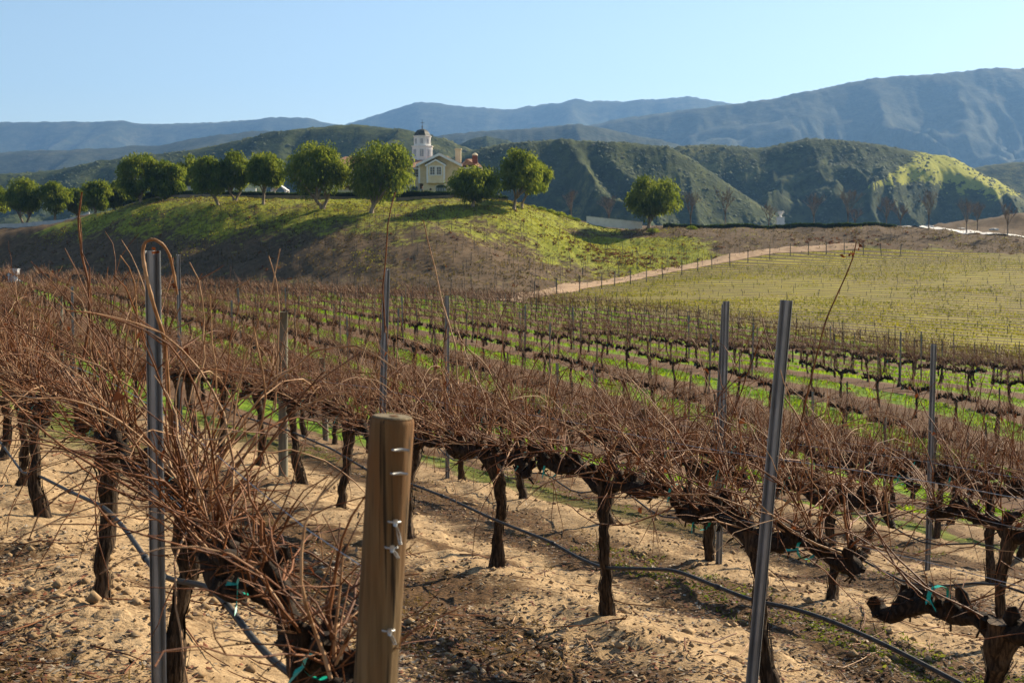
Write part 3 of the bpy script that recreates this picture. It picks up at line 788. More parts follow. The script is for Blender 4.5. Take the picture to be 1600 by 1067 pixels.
# drip hoses: the photographed sag of the two near ones, gentle sag for the others
def hose_from(px_pts, k, name_label):
    P = []
    for px, py in px_pts:
        x, d = on_row(px, k); P.append(at(px, py, d - .07))
    P = np.array(P); t_ = np.concatenate([[0], np.cumsum(np.linalg.norm(np.diff(P, axis=0), axis=1))]); tt = np.linspace(0, t_[-1], 700)
    Q = np.stack([np.interp(tt, t_, P[:, c]) for c in range(3)], 1)
    for _ in range(40): Q[1:-1] = (Q[:-2] + 2 * Q[1:-1] + Q[2:]) / 4
    e = empty('drip_hose', tuple(Q[0])); Q0 = Q - Q[0]
    MB().tube(Q0, .0105, 10, True).build('pipe', M['hose'], e, True)
    for q in range(30, 690, 95):
        d_ = unit(Q0[q + 1] - Q0[q - 1]); c = Q0[q]
        MB().tube(np.stack([c - d_ * .022, c - d_ * .02, c + d_ * .02, c + d_ * .022]), [.011, .0155, .0155, .011], 8, True).build('emitter', M['hose'], e, True)
    return tag(e, name_label, 'hose', 'drip irrigation hoses')
hose_from([(-60, 640), (0, 690), (35, 738), (65, 745), (110, 768), (165, 793), (195, 825), (240, 890), (262, 904), (330, 916), (360, 950), (400, 1005), (440, 1045), (490, 1073), (540, 1130)], 0, 'black drip hose sagging past the front steel post to the bottom edge')
hose_from([(330, 625), (370, 648), (450, 672), (520, 702), (575, 735), (640, 755), (700, 778), (780, 815), (860, 846), (905, 872), (940, 887), (1000, 888), (1055, 890), (1110, 912), (1175, 938), (1240, 950), (1300, 970), (1390, 1010), (1490, 1062), (1580, 1110)], 1, 'long black drip hose crossing the straight dark trunk and the tilted post')
for k in (2, 3, 4):
    p = P0 + DP * k; S = np.arange(2.5, 45, .25); x, y = xy(p - .06, S); z = hz(x, y) + .42 + .07 * np.sin(S / SP * 6.283 + k) + .03 * np.sin(S * 1.1)
    Q = np.stack([x, y, z], 1); e = empty('drip_hose', tuple(Q[0])); MB().tube(Q - Q[0], .009, 8, True).build('pipe', M['hose'], e, True)
    tag(e, f'black drip hose hung along the {ORD[k]} vine row from the camera', 'hose', 'drip irrigation hoses')

# ------------------------------------------------------------------ round wooden end post
def end_post():
    d = 3.04; b = at(587, 1067, d); tp_ = at(613, 652, d); ax = unit(tp_ - b)
    g = GZ(b[0], d); base = b + ax * ((g - .25 - b[2]) / ax[2])
    e = empty('wooden_end_post', tuple(base)); L_ = np.linalg.norm(tp_ - base)
    mb = MB(); n = 40; sides = 40; r = np.random.default_rng(5)
    t_ = np.linspace(0, 1, n); pts = ax * (t_ * L_)[:, None]
    rad = np.full(n, .0475); rad[-2] = .0465; rad[-1] = .0435
    pts[-2] = ax * (L_ - .004); pts[-3] = ax * (L_ - .012)
    th = np.arange(sides); dis = 1 + .012 * (vn(th[None] * .9, t_[:, None] * 3, 8) - .5) * 2 + .014 * (vn(th[None] * .25, t_[:, None] * 1.2, 9) - .5) * 2
    dis[:, [3, 7, 8, 19, 26, 33]] -= .035                                                     # drying cracks
    mb.tube(pts, rad, sides, True, dis)
    mb.build('shaft', M['wood'], e, True)
    top = tp_ - base
    for q in range(5):
        ringp = []
    M['endgrain'] = plain('end grain', (.11, .08, .042), (.19, .145, .08), 30, .9, .5, .004)
    MB().tube(np.stack([top + ax * .0, top + ax * .0035]), [.0430, .040], 36, True, 1 + .03 * (r.random((1, 36)) - .5)).build('end_grain', M['endgrain'], e)
    MB().tube(np.stack([top + np.array([.004, -.01, .003]), top + np.array([.004, -.01, .0055])]), [.012, .009], 10, True).build('knot', M['wood'], e)
    M['staple'] = plain('bright staple', (.30, .30, .29), (.45, .45, .43), 40, .45, 0, 0, .6)
    for px, py, kind in [(622, 703, 0), (620, 740, 0), (616, 815, 1), (611, 855, 2), (607, 985, 3)]:
        c = at(px, py, d - .0455); c = c - base
        # push onto the round of the post
        ring = []
        axp = ax * ((c @ ax)); rv = unit(c - axp)
        o = axp + rv * .0475; s_ = np.cross(ax, rv)
        mb = MB()
        arch = [o - s_ * .012 - rv * .006, o - s_ * .011 + rv * .006, o + rv * .009, o + s_ * .013 + rv * .006, o + s_ * .015 - rv * .006]
        mb.tube(np.array(arch), .0022, 6, True)
        if kind == 0: mb.tube(np.array([o - s_ * .010 + rv * .008, o + s_ * .004 + rv * .013 + ax * .003, o + s_ * .022 + rv * .006]), .0030, 6, True)
        if kind >= 1:
            mb.tube(np.array([o + rv * .009 + ax * .006, o + rv * .011, o + rv * .010 - ax * .008]), [.0045, .006, .004], 7, True)
            ln = (.0, .048, .022, .030)[kind]
            for sg in (0, 1):
                mb.tube(np.array([o + rv * .01, o + rv * .014 - ax * ln * .5 + s_ * (.004 + .006 * sg), o + rv * .006 - ax * ln + s_ * (.014 + .004 * sg)]), .0016, 5, True)
        mb.build('staple', M['staple'], e, True)
    return tag(e, 'thick round wooden end post with bright staples, front centre', 'post')
end_post()
# the long dry cane curled over the front steel post and two tall shoots
def single_cane(pxs, d, rad, label, leafs=(), mat='cane'):
    P = np.array([at(a, b, d + c) for a, b, c in pxs]); t_ = np.linspace(0, 1, len(P)); tt = np.linspace(0, 1, 60)
    Q = np.stack([np.interp(tt, t_, P[:, c]) for c in range(3)], 1)
    for _ in range(3): Q[1:-1] = (Q[:-2] + 2 * Q[1:-1] + Q[2:]) / 4
    e = empty('vine_cane', tuple(Q[0])); Q0 = Q - Q[0]
    MB().tube(Q0, np.linspace(rad, rad * .6, 60) * (1 + .25 * (np.arange(60) % 6 == 0)), 8, True).build('stem', M[mat], e, True)
    for (a, b, sc) in leafs:
        o = at(a, b, d - .03) - Q[0]; mb = MB(); r = np.random.default_rng(int(a))
        for q in range(5):
            u_ = unit(r.normal(0, 1, 3)); w_ = unit(np.cross(u_, r.normal(0, 1, 3))); mb.add([o, o + u_ * sc + w_ * sc * .5, o + u_ * sc * 1.3, o + u_ * sc * .6 - w_ * sc * .6], [[0, 1, 2], [0, 2, 3]])
        mb.build('dry_leaf', M['deadleaf'], e)
    return tag(e, label, 'vine cane', 'single long vine canes')
single_cane([(268, 690, .25), (262, 600, .18), (258, 530, .05), (240, 478, -.1), (228, 430, -.14), (222, 395, -.14), (226, 378, -.14), (240, 373, -.14), (256, 383, -.14), (266, 400, -.1), (272, 430, -.05), (277, 460, 0)], 5.12, .0074, 'pale dry cane curled in a hook over the front steel post', [(243, 392, .014), (274, 445, .012)], 'sunlitcane')
single_cane([(715, 600, 0), (712, 540, .1), (690, 470, .2), (680, 420, .2), (668, 375, .2), (662, 345, .2)], 10.0, .006, 'tall pale cane shooting up above the row, before the house hill', (), 'sunlitcane')
single_cane([(1235, 760, .2), (1245, 690, .1), (1265, 600, 0), (1290, 500, 0), (1322, 430, 0), (1333, 402, 0), (1338, 378, 0)], 7.0, .0048, 'long thin reddish cane rising across the right slope', [(1330, 396, .016), (1342, 386, .016), (1318, 400, .014)])
single_cane([(130, 560, 0), (140, 500, 0), (138, 440, 0), (128, 400, 0), (122, 345, 0), (128, 300, 0)], 7.6, .0075, 'upright brown cane at the left rising before the trees')
single_cane([(602, 520, 0), (598, 450, 0), (603, 400, 0), (606, 350, 0), (612, 320, .05), (618, 300, .1)], 11.5, .007, 'thin reddish shoot rising beside the tilted post before the hill')
single_cane([(430, 640, 0), (434, 560, 0), (436, 480, 0), (432, 440, 0), (420, 400, 0)], 9.0, .0055, 'pale crooked cane sticking up left of the centre', (), 'sunlitcane')
# ================================================================== litter, clods, weeds, grass
def scatter_quads(name, mats, n, region, size, flat, label, cat, seed, curl=.4, nm=2):
    r = np.random.default_rng(seed); x, y, w = region(r, n)
    keep = r.random(len(x)) < w; x, y = x[keep], y[keep]; m = len(x)
    z = hz(x, y) + relief(x, y)
    a = unit(np.stack([r.normal(0, 1, m), r.normal(0, 1, m), r.normal(0, flat, m)], 1)); b = unit(np.cross(a, np.stack([r.normal(0, flat, m), r.normal(0, flat, m), np.ones(m)], 1)))
    s = r.uniform(size[0], size[1], m)[:, None]; o = np.stack([x, y, z + .006], 1); up = np.array([0, 0, 1.])
    c1 = up * s * r.uniform(0, curl, m)[:, None]; c2 = up * s * r.uniform(0, curl, m)[:, None]
    V = np.stack([o - a * s + c1, o - b * s * .6, o + a * s + c2, o + b * s * .6 + c2 * .5], 1).reshape(-1, 3)
    i = np.arange(m)[:, None] * 4
    mb = MB(); mb.v.append(V); mb.n = len(V); mi = r.integers(0, nm, m)
    for q in range(nm):
        ii = i[mi == q]; mb.f.append((np.concatenate([ii + np.array([[0, 1, 2]]), ii + np.array([[0, 2, 3]])]), q))
    return tag(mb.build(name, mats), label, cat, kind='stuff')
M['litter1'] = plain('leaf litter dark', (.025, .014, .007), (.085, .042, .018), 3, .8, 0)
M['litter2'] = plain('leaf litter tan', (.10, .058, .026), (.20, .125, .062), 3, .8, 0)
M['litter3'] = plain('leaf litter grey', (.20, .16, .11), (.32, .26, .19), 3, .8, 0)
M['litter4'] = plain('leaf litter rust', (.10, .03, .01), (.18, .055, .018), 3, .8, 0)
def near_region(r, n):
    d = 2.4 * np.exp(r.random(n) * math.log(26 / 2.4)); px = r.uniform(-150, 1750, n); x = (px - 800) / F * d
    p, s = ps(x, d); q = rowq(p); fr = q - np.floor(q)
    w = .22 + .8 * np.exp(-((fr - .62) / .26) ** 2); w = w * sm(.34, .58, fbm(x * 1.1, d * 1.1, 3, 41)) + .06
    return x, d, w
scatter_quads('leaf_litter', [M['litter1'], M['litter1'], M['litter2'], M['litter3'], M['litter4'], M['litter1']], 160000, near_region, (.006, .024), .2, 'dry brown leaf litter strewn over the sandy soil', 'leaves', 3, .4, 6)
# clods and small stones
def clods(n, seed):
    r = np.random.default_rng(seed); d = 2.4 * np.exp(r.random(n) * math.log(20 / 2.4)); x = (r.uniform(-150, 1750, n) - 800) / F * d
    w = sm(.35, .6, fbm(x * .8 + 9, d * .8, 3, 51)); k = r.random(n) < w * .9 + .1; x, d = x[k], d[k]; m = len(x)
    z = hz(x, d) + relief(x, d); s = np.clip(r.gamma(1.6, .0075, m), .004, .05)
    oc = unit(np.array([[1, 0, 0], [-1, 0, 0], [0, 1, 0], [0, -1, 0], [0, 0, 1], [0, 0, -1], [.7, .7, .5], [-.7, .6, .5], [.6, -.7, .6], [-.6, -.7, .5]]))[:6]
    F8 = np.array([[0, 2, 4], [2, 1, 4], [1, 3, 4], [3, 0, 4], [2, 0, 5], [1, 2, 5], [3, 1, 5], [0, 3, 5]])
    V = oc[None] * (s[:, None] * r.uniform(.6, 1.3, (m, 6)))[..., None] * np.array([1, 1, .7]) ; th = r.uniform(0, 6.28, m)
    c, s_ = np.cos(th)[:, None], np.sin(th)[:, None]; X = V[..., 0] * c - V[..., 1] * s_; Y = V[..., 0] * s_ + V[..., 1] * c
    V = np.stack([X + x[:, None], Y + d[:, None], V[..., 2] + (z + s * .2)[:, None]], -1).reshape(-1, 3)
    return MB().add(V, (np.arange(m)[:, None, None] * 6 + F8[None]).reshape(-1, 3))
M['clod'] = plain('soil clod', (.20, .125, .06), (.37, .25, .13), 8, .95, .3, .01)
tag(clods(18000, 4).build('soil_clods', M['clod'], None, True), 'crumbly clods and small stones on the sandy soil', 'clods', kind='stuff')
# prunings: cut canes lying on the soil
def prunings(n):
    r = np.random.default_rng(91); mb = MB(); k = 0
    while k < n:
        d = 2.6 * math.exp(r.random() * math.log(16 / 2.6)); x = xat(r.uniform(-40, 1640), d); th = r.uniform(0, 6.28); L_ = r.uniform(.12, .7); m = 7; q = np.linspace(-.5, .5, m) * L_
        c = r.normal(0, .25); X = x + np.cos(th) * q - np.sin(th) * c * q * q; Y = d + np.sin(th) * q + np.cos(th) * c * q * q
        Z = hz(X, Y) + relief(X, Y); Z = np.maximum(Z, Z.mean()) + .008; mb.tube(np.stack([X, Y, Z], 1), np.linspace(.0048, .0025, m), 4, False, None, int(r.random() < .4)); k += 1
    return mb
tag(prunings(260).build('cane_prunings', [M['cane'], M['sunlitcane']], None, True), 'cut cane prunings lying on the sandy soil', 'prunings', kind='stuff')
# grass blades as tapered two-quad ribbons
def blades(mb, x, y, z, r, h, w, mi=0, spread=.5):
    m = len(x); p0 = np.stack([x, y, z - .02], 1)
    d1 = unit(np.stack([r.normal(0, spread * .6, m), r.normal(0, spread * .6, m), np.ones(m)], 1)); d2 = unit(d1 + np.stack([r.normal(0, spread, m), r.normal(0, spread, m), np.full(m, -.25)], 1))
    side = unit(np.cross(d1, r.normal(0, 1, (m, 3)))); ribbons(mb, p0, d1, d2, h, w, side, mi)
M['grass'] = leafy('lush weeds', (.065, .12, .008), (.145, .215, .012), (.17, .33, .010), (.36, .48, .02), .8, .5)
M['weed'] = leafy('small weeds', (.05, .075, .012), (.14, .15, .025), (.14, .2, .02), (.28, .30, .04), 2.5, .4)
M['drygrass'] = leafy('dry weeds', (.09, .055, .02), (.16, .11, .042), (.16, .10, .03), (.26, .18, .06), 3, .4)
M['yellowgrass'] = leafy('yellow green grass', (.13, .145, .015), (.24, .225, .03), (.27, .30, .018), (.46, .42, .04), .25, .45)
r = np.random.default_rng(11)
def strip_grass(n):
    mb = MB(); d = 26 * np.exp(r.random(n) * math.log(200 / 26)); x = (r.uniform(-40, 1640, n) - 800) / F * d
    p, s = ps(x, d); q = rowq(p); fr = q - np.floor(q)
    ok = infield(x, d) & (np.abs(fr - .5) < .14 + .12 * (vn(x * .7, d * .7, 6) - .5)) & (r.random(n) < .25 + .75 * sm(.3, .5, fbm(x * .25, d * .25, 3, 61))) & (p > 9 + 6 * r.random(n))
    x, d = x[ok], d[ok]; z = hz(x, d); m = len(x); sc = np.clip(d / 55, .6, 2.6)
    blades(mb, x, d, z, r, r.uniform(.08, .20, m) * sc ** .3, r.uniform(.03, .07, m) * sc, 0, .6)
    return mb
tag(strip_grass(190000).build('cover_grass', M['grass']), 'bright green grass strips growing between the far vine rows', 'grass', kind='stuff')
def weeds(n):
    mb = MB(); c_d = 6 * np.exp(r.random(n) * math.log(34 / 6)); c_x = (r.uniform(-60, 1660, n) - 800) / F * c_d
    p, s = ps(c_x, c_d); q = rowq(p); fr = q - np.floor(q)
    ok = (np.abs(fr - .70) < .16) & (q > 1.2) & (r.random(n) < .95 * sm(.46, .66, fbm(c_x * .5 + 3, c_d * .5, 3, 71)))
    x, d = c_x[ok], c_d[ok]
    m = len(x); k = 26; X = np.repeat(x, k) + r.normal(0, .07, m * k); D = np.repeat(d, k) + r.normal(0, .07, m * k)
    blades(mb, X, D, hz(X, D) + relief(X, D), r, r.uniform(.02, .07, m * k), r.uniform(.008, .02, m * k), 0, 1.2)
    return mb
tag(weeds(5200).build('low_weeds', M['weed']), 'low green weeds sprouting between the near vine rows', 'weeds', kind='stuff')
def dryw(n):
    mb = MB(); d = 2.6 * np.exp(r.random(n) * math.log(22 / 2.6)); x = (r.uniform(-60, 1660, n) - 800) / F * d
    p, s = ps(x, d); q = rowq(p); fr = q - np.floor(q)
    ok = (r.random(n) < np.exp(-((fr - .66) / .2) ** 2) * sm(.48, .66, fbm(x * .9 + 5, d * .9, 3, 81)))
    x, d = x[ok], d[ok]; m = len(x); k = 18; X = np.repeat(x, k) + r.normal(0, .05, m * k); D = np.repeat(d, k) + r.normal(0, .05, m * k)
    blades(mb, X, D, hz(X, D) + relief(X, D), r, r.uniform(.02, .075, m * k), r.uniform(.004, .010, m * k), 0, 1.2)
    return mb
tag(dryw(6500).build('dry_weeds', M['drygrass']), 'dry brown weeds and moss matted on the soil', 'weeds', kind='stuff')
def slope_z(x, y):
    return hz(x, y) + far_relief(x, y)
M['olivegrass'] = leafy('olive grass', (.11, .115, .009), (.20, .185, .02), (.19, .20, .01), (.36, .31, .022), .25, .4)
def slope_grass(n):
    mb = MB(); d = r.uniform(85, 222, n); x = (r.uniform(820, 1640, n) - 800) / F * d
    f_, rg_, p, s, rr_ = zones(x, d); q = (d + .30 * x + 4 * np.sin(x * .03)) * .958 / 2.7; fr = q - np.floor(q)
    ok = (rg_ > .5) & (np.abs(fr - .5) < .17 + .12 * (fbm(x * .3, d * .3, 3, 5) - .5)) & (r.random(n) < sm(.30, .58, fbm(x * .08, d * .12, 4, 15)))
    x, d = x[ok], d[ok]; m = len(x); blades(mb, x, d, slope_z(x, d), r, r.uniform(.10, .24, m), r.uniform(.06, .16, m), 0, .9); return mb
tag(slope_grass(150000).build('slope_grass', M['olivegrass']), 'yellow green grass strips on the right vineyard slope', 'grass', kind='stuff')
M['drybank'] = leafy('dry bank stubble', (.055, .040, .018), (.12, .088, .036), (.10, .075, .025), (.20, .15, .05), .15, .4)
def bank_grass(n):
    mb = MB(); d = r.uniform(160, 238, n); x = (r.uniform(-40, 1640, n) - 800) / F * d
    f_, rg_, p, s, rr_ = zones(x, d); z = slope_z(x, d); g = hillgreen(x, d, z)
    ok = (f_ < .5) & (rg_ < .5) & (r.random(n) < sm(.40, .70, g + (fbm(x * .16, d * .16, 4, 25) - .5) * .9))
    x, d, z = x[ok], d[ok], z[ok]; m = len(x); blades(mb, x, d, z, r, r.uniform(.10, .24, m), r.uniform(.06, .16, m), 0, .9); return mb
def bank_scrub(n):
    mb = MB(); d = r.uniform(158, 236, n); x = (r.uniform(-40, 1640, n) - 800) / F * d
    f_, rg_, p, s, rr_ = zones(x, d); ok = (f_ < .5) & (rg_ < .5) & (r.random(n) < .15 + .85 * sm(.40, .6, fbm(x * .3, d * .3, 4, 35)))
    x, d = x[ok], d[ok]; m = len(x); blades(mb, x, d, slope_z(x, d), r, r.uniform(.10, .45, m), r.uniform(.06, .20, m), 0, 1.0); mb.f[-1] = (mb.f[-1][0], 0); return mb
tag(bank_scrub(70000).build('bank_dry_grass', M['drybank']), 'brown dry grass and stubble over the steep banks', 'dry grass', kind='stuff')
tag(bank_grass(170000).build('bank_grass', M['yellowgrass']), 'patchy green grass on the steep bank below the house', 'grass', kind='stuff')
# stakes and thin vines of the young plantings: a line of stakes along the dirt road stands as things
mbs = MB(); mbs.box((0, 0, .75), (.07, .07, 1.8)); mbs.box((0, 0, 1.67), (.05, .05, .04)); RS = mbs.mesh('row_end_stake', M['oldwood'])
rp = [(835, 482, 152), (870, 470, 160), (905, 466, 166), (940, 462, 173), (960, 460, 177), (985, 455, 181), (1010, 452, 184), (1035, 445, 189), (1065, 439, 193), (1090, 433, 197), (1112, 428, 200), (1140, 424, 203), (1168, 420, 206), (1202, 417, 209), (1234, 416, 212), (1262, 415, 213), (1290, 415, 214), (1318, 414, 214), (1348, 414, 214), (1376, 414, 213), (1405, 416, 212)]
for q, (a, b, d) in enumerate(rp):
    x = xat(a, d); o = link('row_end_stake', RS, None, (x, d, float(slope_z(np.array([x]), np.array([d]))[0]))); o.rotation_euler = (0, random.gauss(0, .04), random.random()); o.scale = (1.3, 1.3, 1.15)
    tag(o, f'dark stake beside the dirt road, {ORD[q]} from the near end of the line', 'stake', 'stakes along the dirt road')
def thin_stakes(mb, x, y, h, w):
    z = slope_z(x, y); m = len(x); lean = np.stack([r.normal(0, .05, m), r.normal(0, .05, m), h], 1); a = np.stack([x, y, z - .1], 1); b = a + lean
    V = []
    for pt in (a, b):
        for th in (0, 2.094, 4.189): V.append(pt + np.stack([np.full(m, math.cos(th)), np.full(m, math.sin(th)), np.zeros(m)], 1) * w)
    V = np.stack(V, 1).reshape(-1, 3); i = np.arange(m)[:, None] * 6
    mb.add(V, np.concatenate([i + np.array([[0, 1, 4, 3]]), i + np.array([[1, 2, 5, 4]]), i + np.array([[2, 0, 3, 5]])]))
def grid_pts(c0, sp, along, cond):
    """points of a planting grid: sp between rows, along within the row"""
    out = []
    for u in np.arange(-140, 140, sp): 
        v = np.arange(80, 260, along); out.append(np.stack([np.full(len(v), u), v], 1))
    g = np.concatenate(out); c, s_ = math.cos(c0), math.sin(c0)
    x = g[:, 0] * c + (g[:, 1] - 190) * s_; y = -g[:, 0] * s_ + (g[:, 1] - 190) * c + 190
    x = x + r.normal(0, .35, len(x)); y = y + r.normal(0, .35, len(y))
    k = cond(x, y) & (np.abs(x / np.maximum(y, 1) * F) < 840) & (y > 60); return x[k], y[k]
mb = MB(); x, y = grid_pts(.29, 2.6, 4.2, lambda x, y: zones(x, y)[1] > .5); thin_stakes(mb, x, y, r.uniform(.3, .75, len(x)), .03)
tag(mb.build('young_vines', M['oldwood']), 'rows of tiny staked young vines on the right slope', 'young vines', kind='stuff')
mb = MB(); x, y = grid_pts(.1, 2.3, 2.6, lambda x, y: (~infield(x, y)) & (zones(x, y)[1] < .5) & (x < 32) & (y < 216) & (y > 150) & (zones(x, y)[2] > 20) & (slope_z(x, y) < 6.6))
thin_stakes(mb, x, y, r.uniform(1.1, 1.7, len(x)), .03)
x2, y2 = grid_pts(-.2, 2.4, 2.6, lambda x, y: (~infield(x, y)) & (zones(x, y)[1] < .5) & (x >= 22) & (y < 231) & (y > 196)); thin_stakes(mb, x2, y2, r.uniform(1.0, 1.5, len(x2)), .02)
tag(mb.build('bank_vine_stakes', M['oldwood']), 'rows of thin dark stakes planted on the steep banks', 'stakes', kind='stuff')
# small brown shrubs and dry plants on banks
def scrub(n):
    mb = MB(); d = r.uniform(165, 232, n); x = (r.uniform(-20, 1620, n) - 800) / F * d; f_, rg_, p, s, rr_ = zones(x, d)
    near_gully = np.exp(-(((x - xat(975, 205)) / 9) ** 2 + ((d - 206) / 9) ** 2)); road = np.exp(-((x - xat(1330, 219)) / 7) ** 2 - ((d - 224) / 4) ** 2)
    ok = (f_ < .5) & (rg_ < .5) & (r.random(n) < .02 + .8 * near_gully + .5 * road)
    x, d = x[ok], d[ok]; m = len(x); k = 9; X = np.repeat(x, k) + r.normal(0, .18, m * k); D = np.repeat(d, k) + r.normal(0, .18, m * k)
    blades(mb, X, D, slope_z(X, D), r, r.uniform(.2, .5, m * k), r.uniform(.10, .22, m * k), 0, 1.0); return mb
M['rustplant'] = leafy('rusty dry plants', (.085, .036, .016), (.16, .07, .03), (.12, .05, .02), (.22, .10, .04), .6, .3)
tag(scrub(9000).build('dry_plants', M['rustplant']), 'rust brown dry plants dotted over the banks and gully', 'dry plants', kind='stuff')

# ================================================================== pepper trees
M['pepper'] = leafy('pepper foliage', (.052, .086, .015), (.122, .158, .032), (.17, .23, .018), (.42, .46, .05), .55, .40)
M['trunk'] = plain('pepper bark', (.13, .095, .065), (.30, .235, .17), 2.5, .95, .6, .05, 0, (1, 1, .3))
def pepper(px, ytop, ybot, wpx, bx, by, d, label, seed, dense=1.0, fork=1, group='pepper trees along the hill crest'):
    r = np.random.default_rng(seed); k = d / F
    base_x = (bx - 800) * k; gz = float(slope_z(np.array([base_x]), np.array([d]))[0])
    zb_ = at(bx, by, d)[2]; zt = at(px, ytop, d)[2]; zl = at(px, ybot, d)[2]
    cx = (px - 800) * k - base_x; W_ = wpx * k / 2 * 1.04; Hh = (zt - zl); cz = (zt + zl) / 2 - gz; z0 = gz
    e = empty('pepper_tree', (base_x, d, z0))
    tb = MB(); limbs = []
    forkz = max(.5, (zl - gz) * .75) ; nl = 5
    tr_r = .10 + .022 * W_ * 2
    if fork == 1:
        tp = np.array([[0, 0, -.3], [cx * .05, 0, forkz * .4], [cx * .25, 0, forkz], [cx * .4, 0, forkz + .5]]); tb.tube(tp, [tr_r * 1.5, tr_r, tr_r * .9, tr_r * .8], 9)
        hubs = [tp[2]]
    else:
        hubs = []
        for sg in (-1, 1):
            tp = np.array([[sg * .1, 0, -.3], [sg * .25, sg * .1, forkz * .4], [sg * .75 + cx * .2, sg * .2, forkz], [sg * 1.1 + cx * .3, sg * .3, forkz + .8]]); tb.tube(tp, [tr_r * 1.2, tr_r * .85, tr_r * .75, tr_r * .6], 9); hubs.append(tp[2])
    ncl = int(34 * dense) + int(W_ * 6.0); cl = []
    while len(cl) < ncl:
        v = r.normal(0, 1, 3); v = v / np.linalg.norm(v) * r.random() ** .25
        q = np.array([cx + v[0] * W_ * .80, v[1] * W_ * .80, cz + v[2] * Hh * .44])
        if v[2] < -.45 and abs(v[0]) < .25 and r.random() < .7: continue
        q[0] += (vn(v[0] * 3 + seed, v[2] * 3, 3) - .5) * W_ * .3
        cl.append((q, np.linalg.norm(v)))
    for q, _ in cl[:7 + 2 * fork]:
        h = hubs[r.integers(len(hubs))]; mid = h * .5 + q * .5 + np.array([0, 0, .3])
        tb.tube(np.array([h, h * .7 + mid * .3, mid, q]), [tr_r * .6, tr_r * .5, tr_r * .33, .03], 6)
    tb.build('trunk', M['trunk'], e, True)
    cr = MB()
    for q, rad in cl:
        m = int(150 * dense); R_ = W_ * r.uniform(.24, .36) + .2
        v = unit(r.normal(0, 1, (m, 3))); rr_ = R_ * r.random(m) ** .45
        p0 = q + v * rr_[:, None] * np.array([1, 1, .85]) + np.array([0, 0, R_ * .15])
        out = unit(p0 - np.array([cx, 0, cz + Hh * .1])); d1 = unit(out * .6 + np.array([0, 0, -.25]) + r.normal(0, .45, (m, 3))); d2 = unit(out * .15 + np.array([0, 0, -1.0]) + r.normal(0, .25, (m, 3)))
        l = r.uniform(.35, .95, m) * (.6 + .10 * W_); low = p0[:, 2] < cz - Hh * .28; l = np.where(low, l * .7, l)
        ribbons(cr, p0, d1, d2, l, r.uniform(.09, .21, m), unit(np.cross(d2, r.normal(0, 1, (m, 3)))))
    cr.build('crown', M['pepper'], e)
    return tag(e, label, 'tree', group)
PT = [(-6, 292, 338, 44, -8, 347, 262, 'pepper tree cut off by the left edge of the photo', 1),
 (42, 281, 334, 56, 41, 347, 258, 'round pepper tree above the white wall at far left', 2),
 (90, 285, 333, 46, 88, 344, 258, 'second small pepper tree above the white wall, two thin trunks', 1),
 (124, 295, 336, 34, 122, 345, 262, 'smallest light green pepper tree above the end of the white wall', 1),
 (156, 285, 328, 46, 150, 336, 256, 'low pepper tree where the house hill begins', 1),
 (186, 287, 324, 40, 180, 330, 260, 'low pepper tree half hidden by the tall left tree', 1),
 (220, 238, 316, 62, 222, 326, 236, 'tallest pepper tree on the left end of the hill crest', 1),
 (268, 252, 314, 50, 284, 318, 236, 'broad dark pepper tree right of the tall left tree', 1),
 (300, 244, 305, 44, 304, 320, 250, 'pepper tree standing behind the broad dark one', 1),
 (328, 247, 310, 54, 343, 322, 220, 'pepper tree with drooping crown and a pale leaning trunk', 1),
 (371, 240, 296, 50, 369, 322, 221, 'pepper tree with light crown and forked pale trunk', 2),
 (417, 242, 298, 54, 413, 331, 217, 'round pepper tree on a single slender pale trunk', 1),
 (497, 228, 310, 94, 505, 332, 212, 'big wide pepper tree with twin trunks left of the house', 2),
 (595, 224, 318, 100, 581, 338, 209, 'biggest pepper tree covering the left part of the house', 1),
 (743, 263, 312, 80, 739, 328, 212, 'low spreading pepper tree in front of the house right side', 1),
 (813, 236, 306, 68, 803, 330, 216, 'tall pepper tree right of the house on the hill corner', 1),
 (838, 250, 302, 40, 815, 323, 224, 'smaller pepper tree behind the one at the hill corner', 1),
 (1016, 279, 346, 78, 1013, 357, 235, 'lone pepper tree at the end of the low white wall', 1)]
for q, a in enumerate(PT): pepper(*a[:8], 300 + q, 1.0, a[8])

# ================================================================== bare trees on the right terrace
M['baretwig'] = plain('bare twigs', (.16, .125, .10), (.25, .20, .155), 2, .9, 0)
def bare_tree(px, ytop, by, d, label, seed):
    r = np.random.default_rng(seed); x = xat(px, d); g = float(slope_z(np.array([x]), np.array([d]))[0]); H = max(2.2, at(px, ytop, d)[2] - g)
    e = empty('bare_tree', (x, d, g)); tb = MB(); tw = MB()
    tb.tube(np.array([[0, 0, -.2], [.02, 0, H * .18], [.0, 0, H * .36]]), [.13, .09, .075], 8)
    def grow(p, d_, l, rad, lev):
        n = 4; pts = [p]
        for q in range(n):
            d_ = unit(d_ + r.normal(0, .09, 3) + np.array([0, 0, .07])); pts.append(pts[-1] + d_ * l / n)
        (tb if lev < 2 else tw).tube(np.array(pts), np.linspace(rad, rad * .6, n + 1), 5 if lev < 2 else 3, False)
        if lev >= 4: return
        for q in range((6, 4, 4, 3)[lev]):
            k = r.integers(2, n + 1) if lev else r.integers(1, n + 1); dd = unit(d_ + r.normal(0, .42, 3) * np.array([1, 1, .5]))
            grow(pts[k], dd, l * r.uniform(.5, .72), max(.019, rad * .55), lev + 1)
    for q in range(5):
        th = q * 1.257 + r.uniform(-.3, .3); grow(np.array([0, 0, H * r.uniform(.28, .37)]), unit(np.array([math.cos(th) * .42, math.sin(th) * .42, 1])), H * .36, .055, 1)
    tb.build('trunk', M['trunk'], e, True); tw.build('crown', M['baretwig'], e)
    return tag(e, label, 'tree', 'bare trees along the terrace')
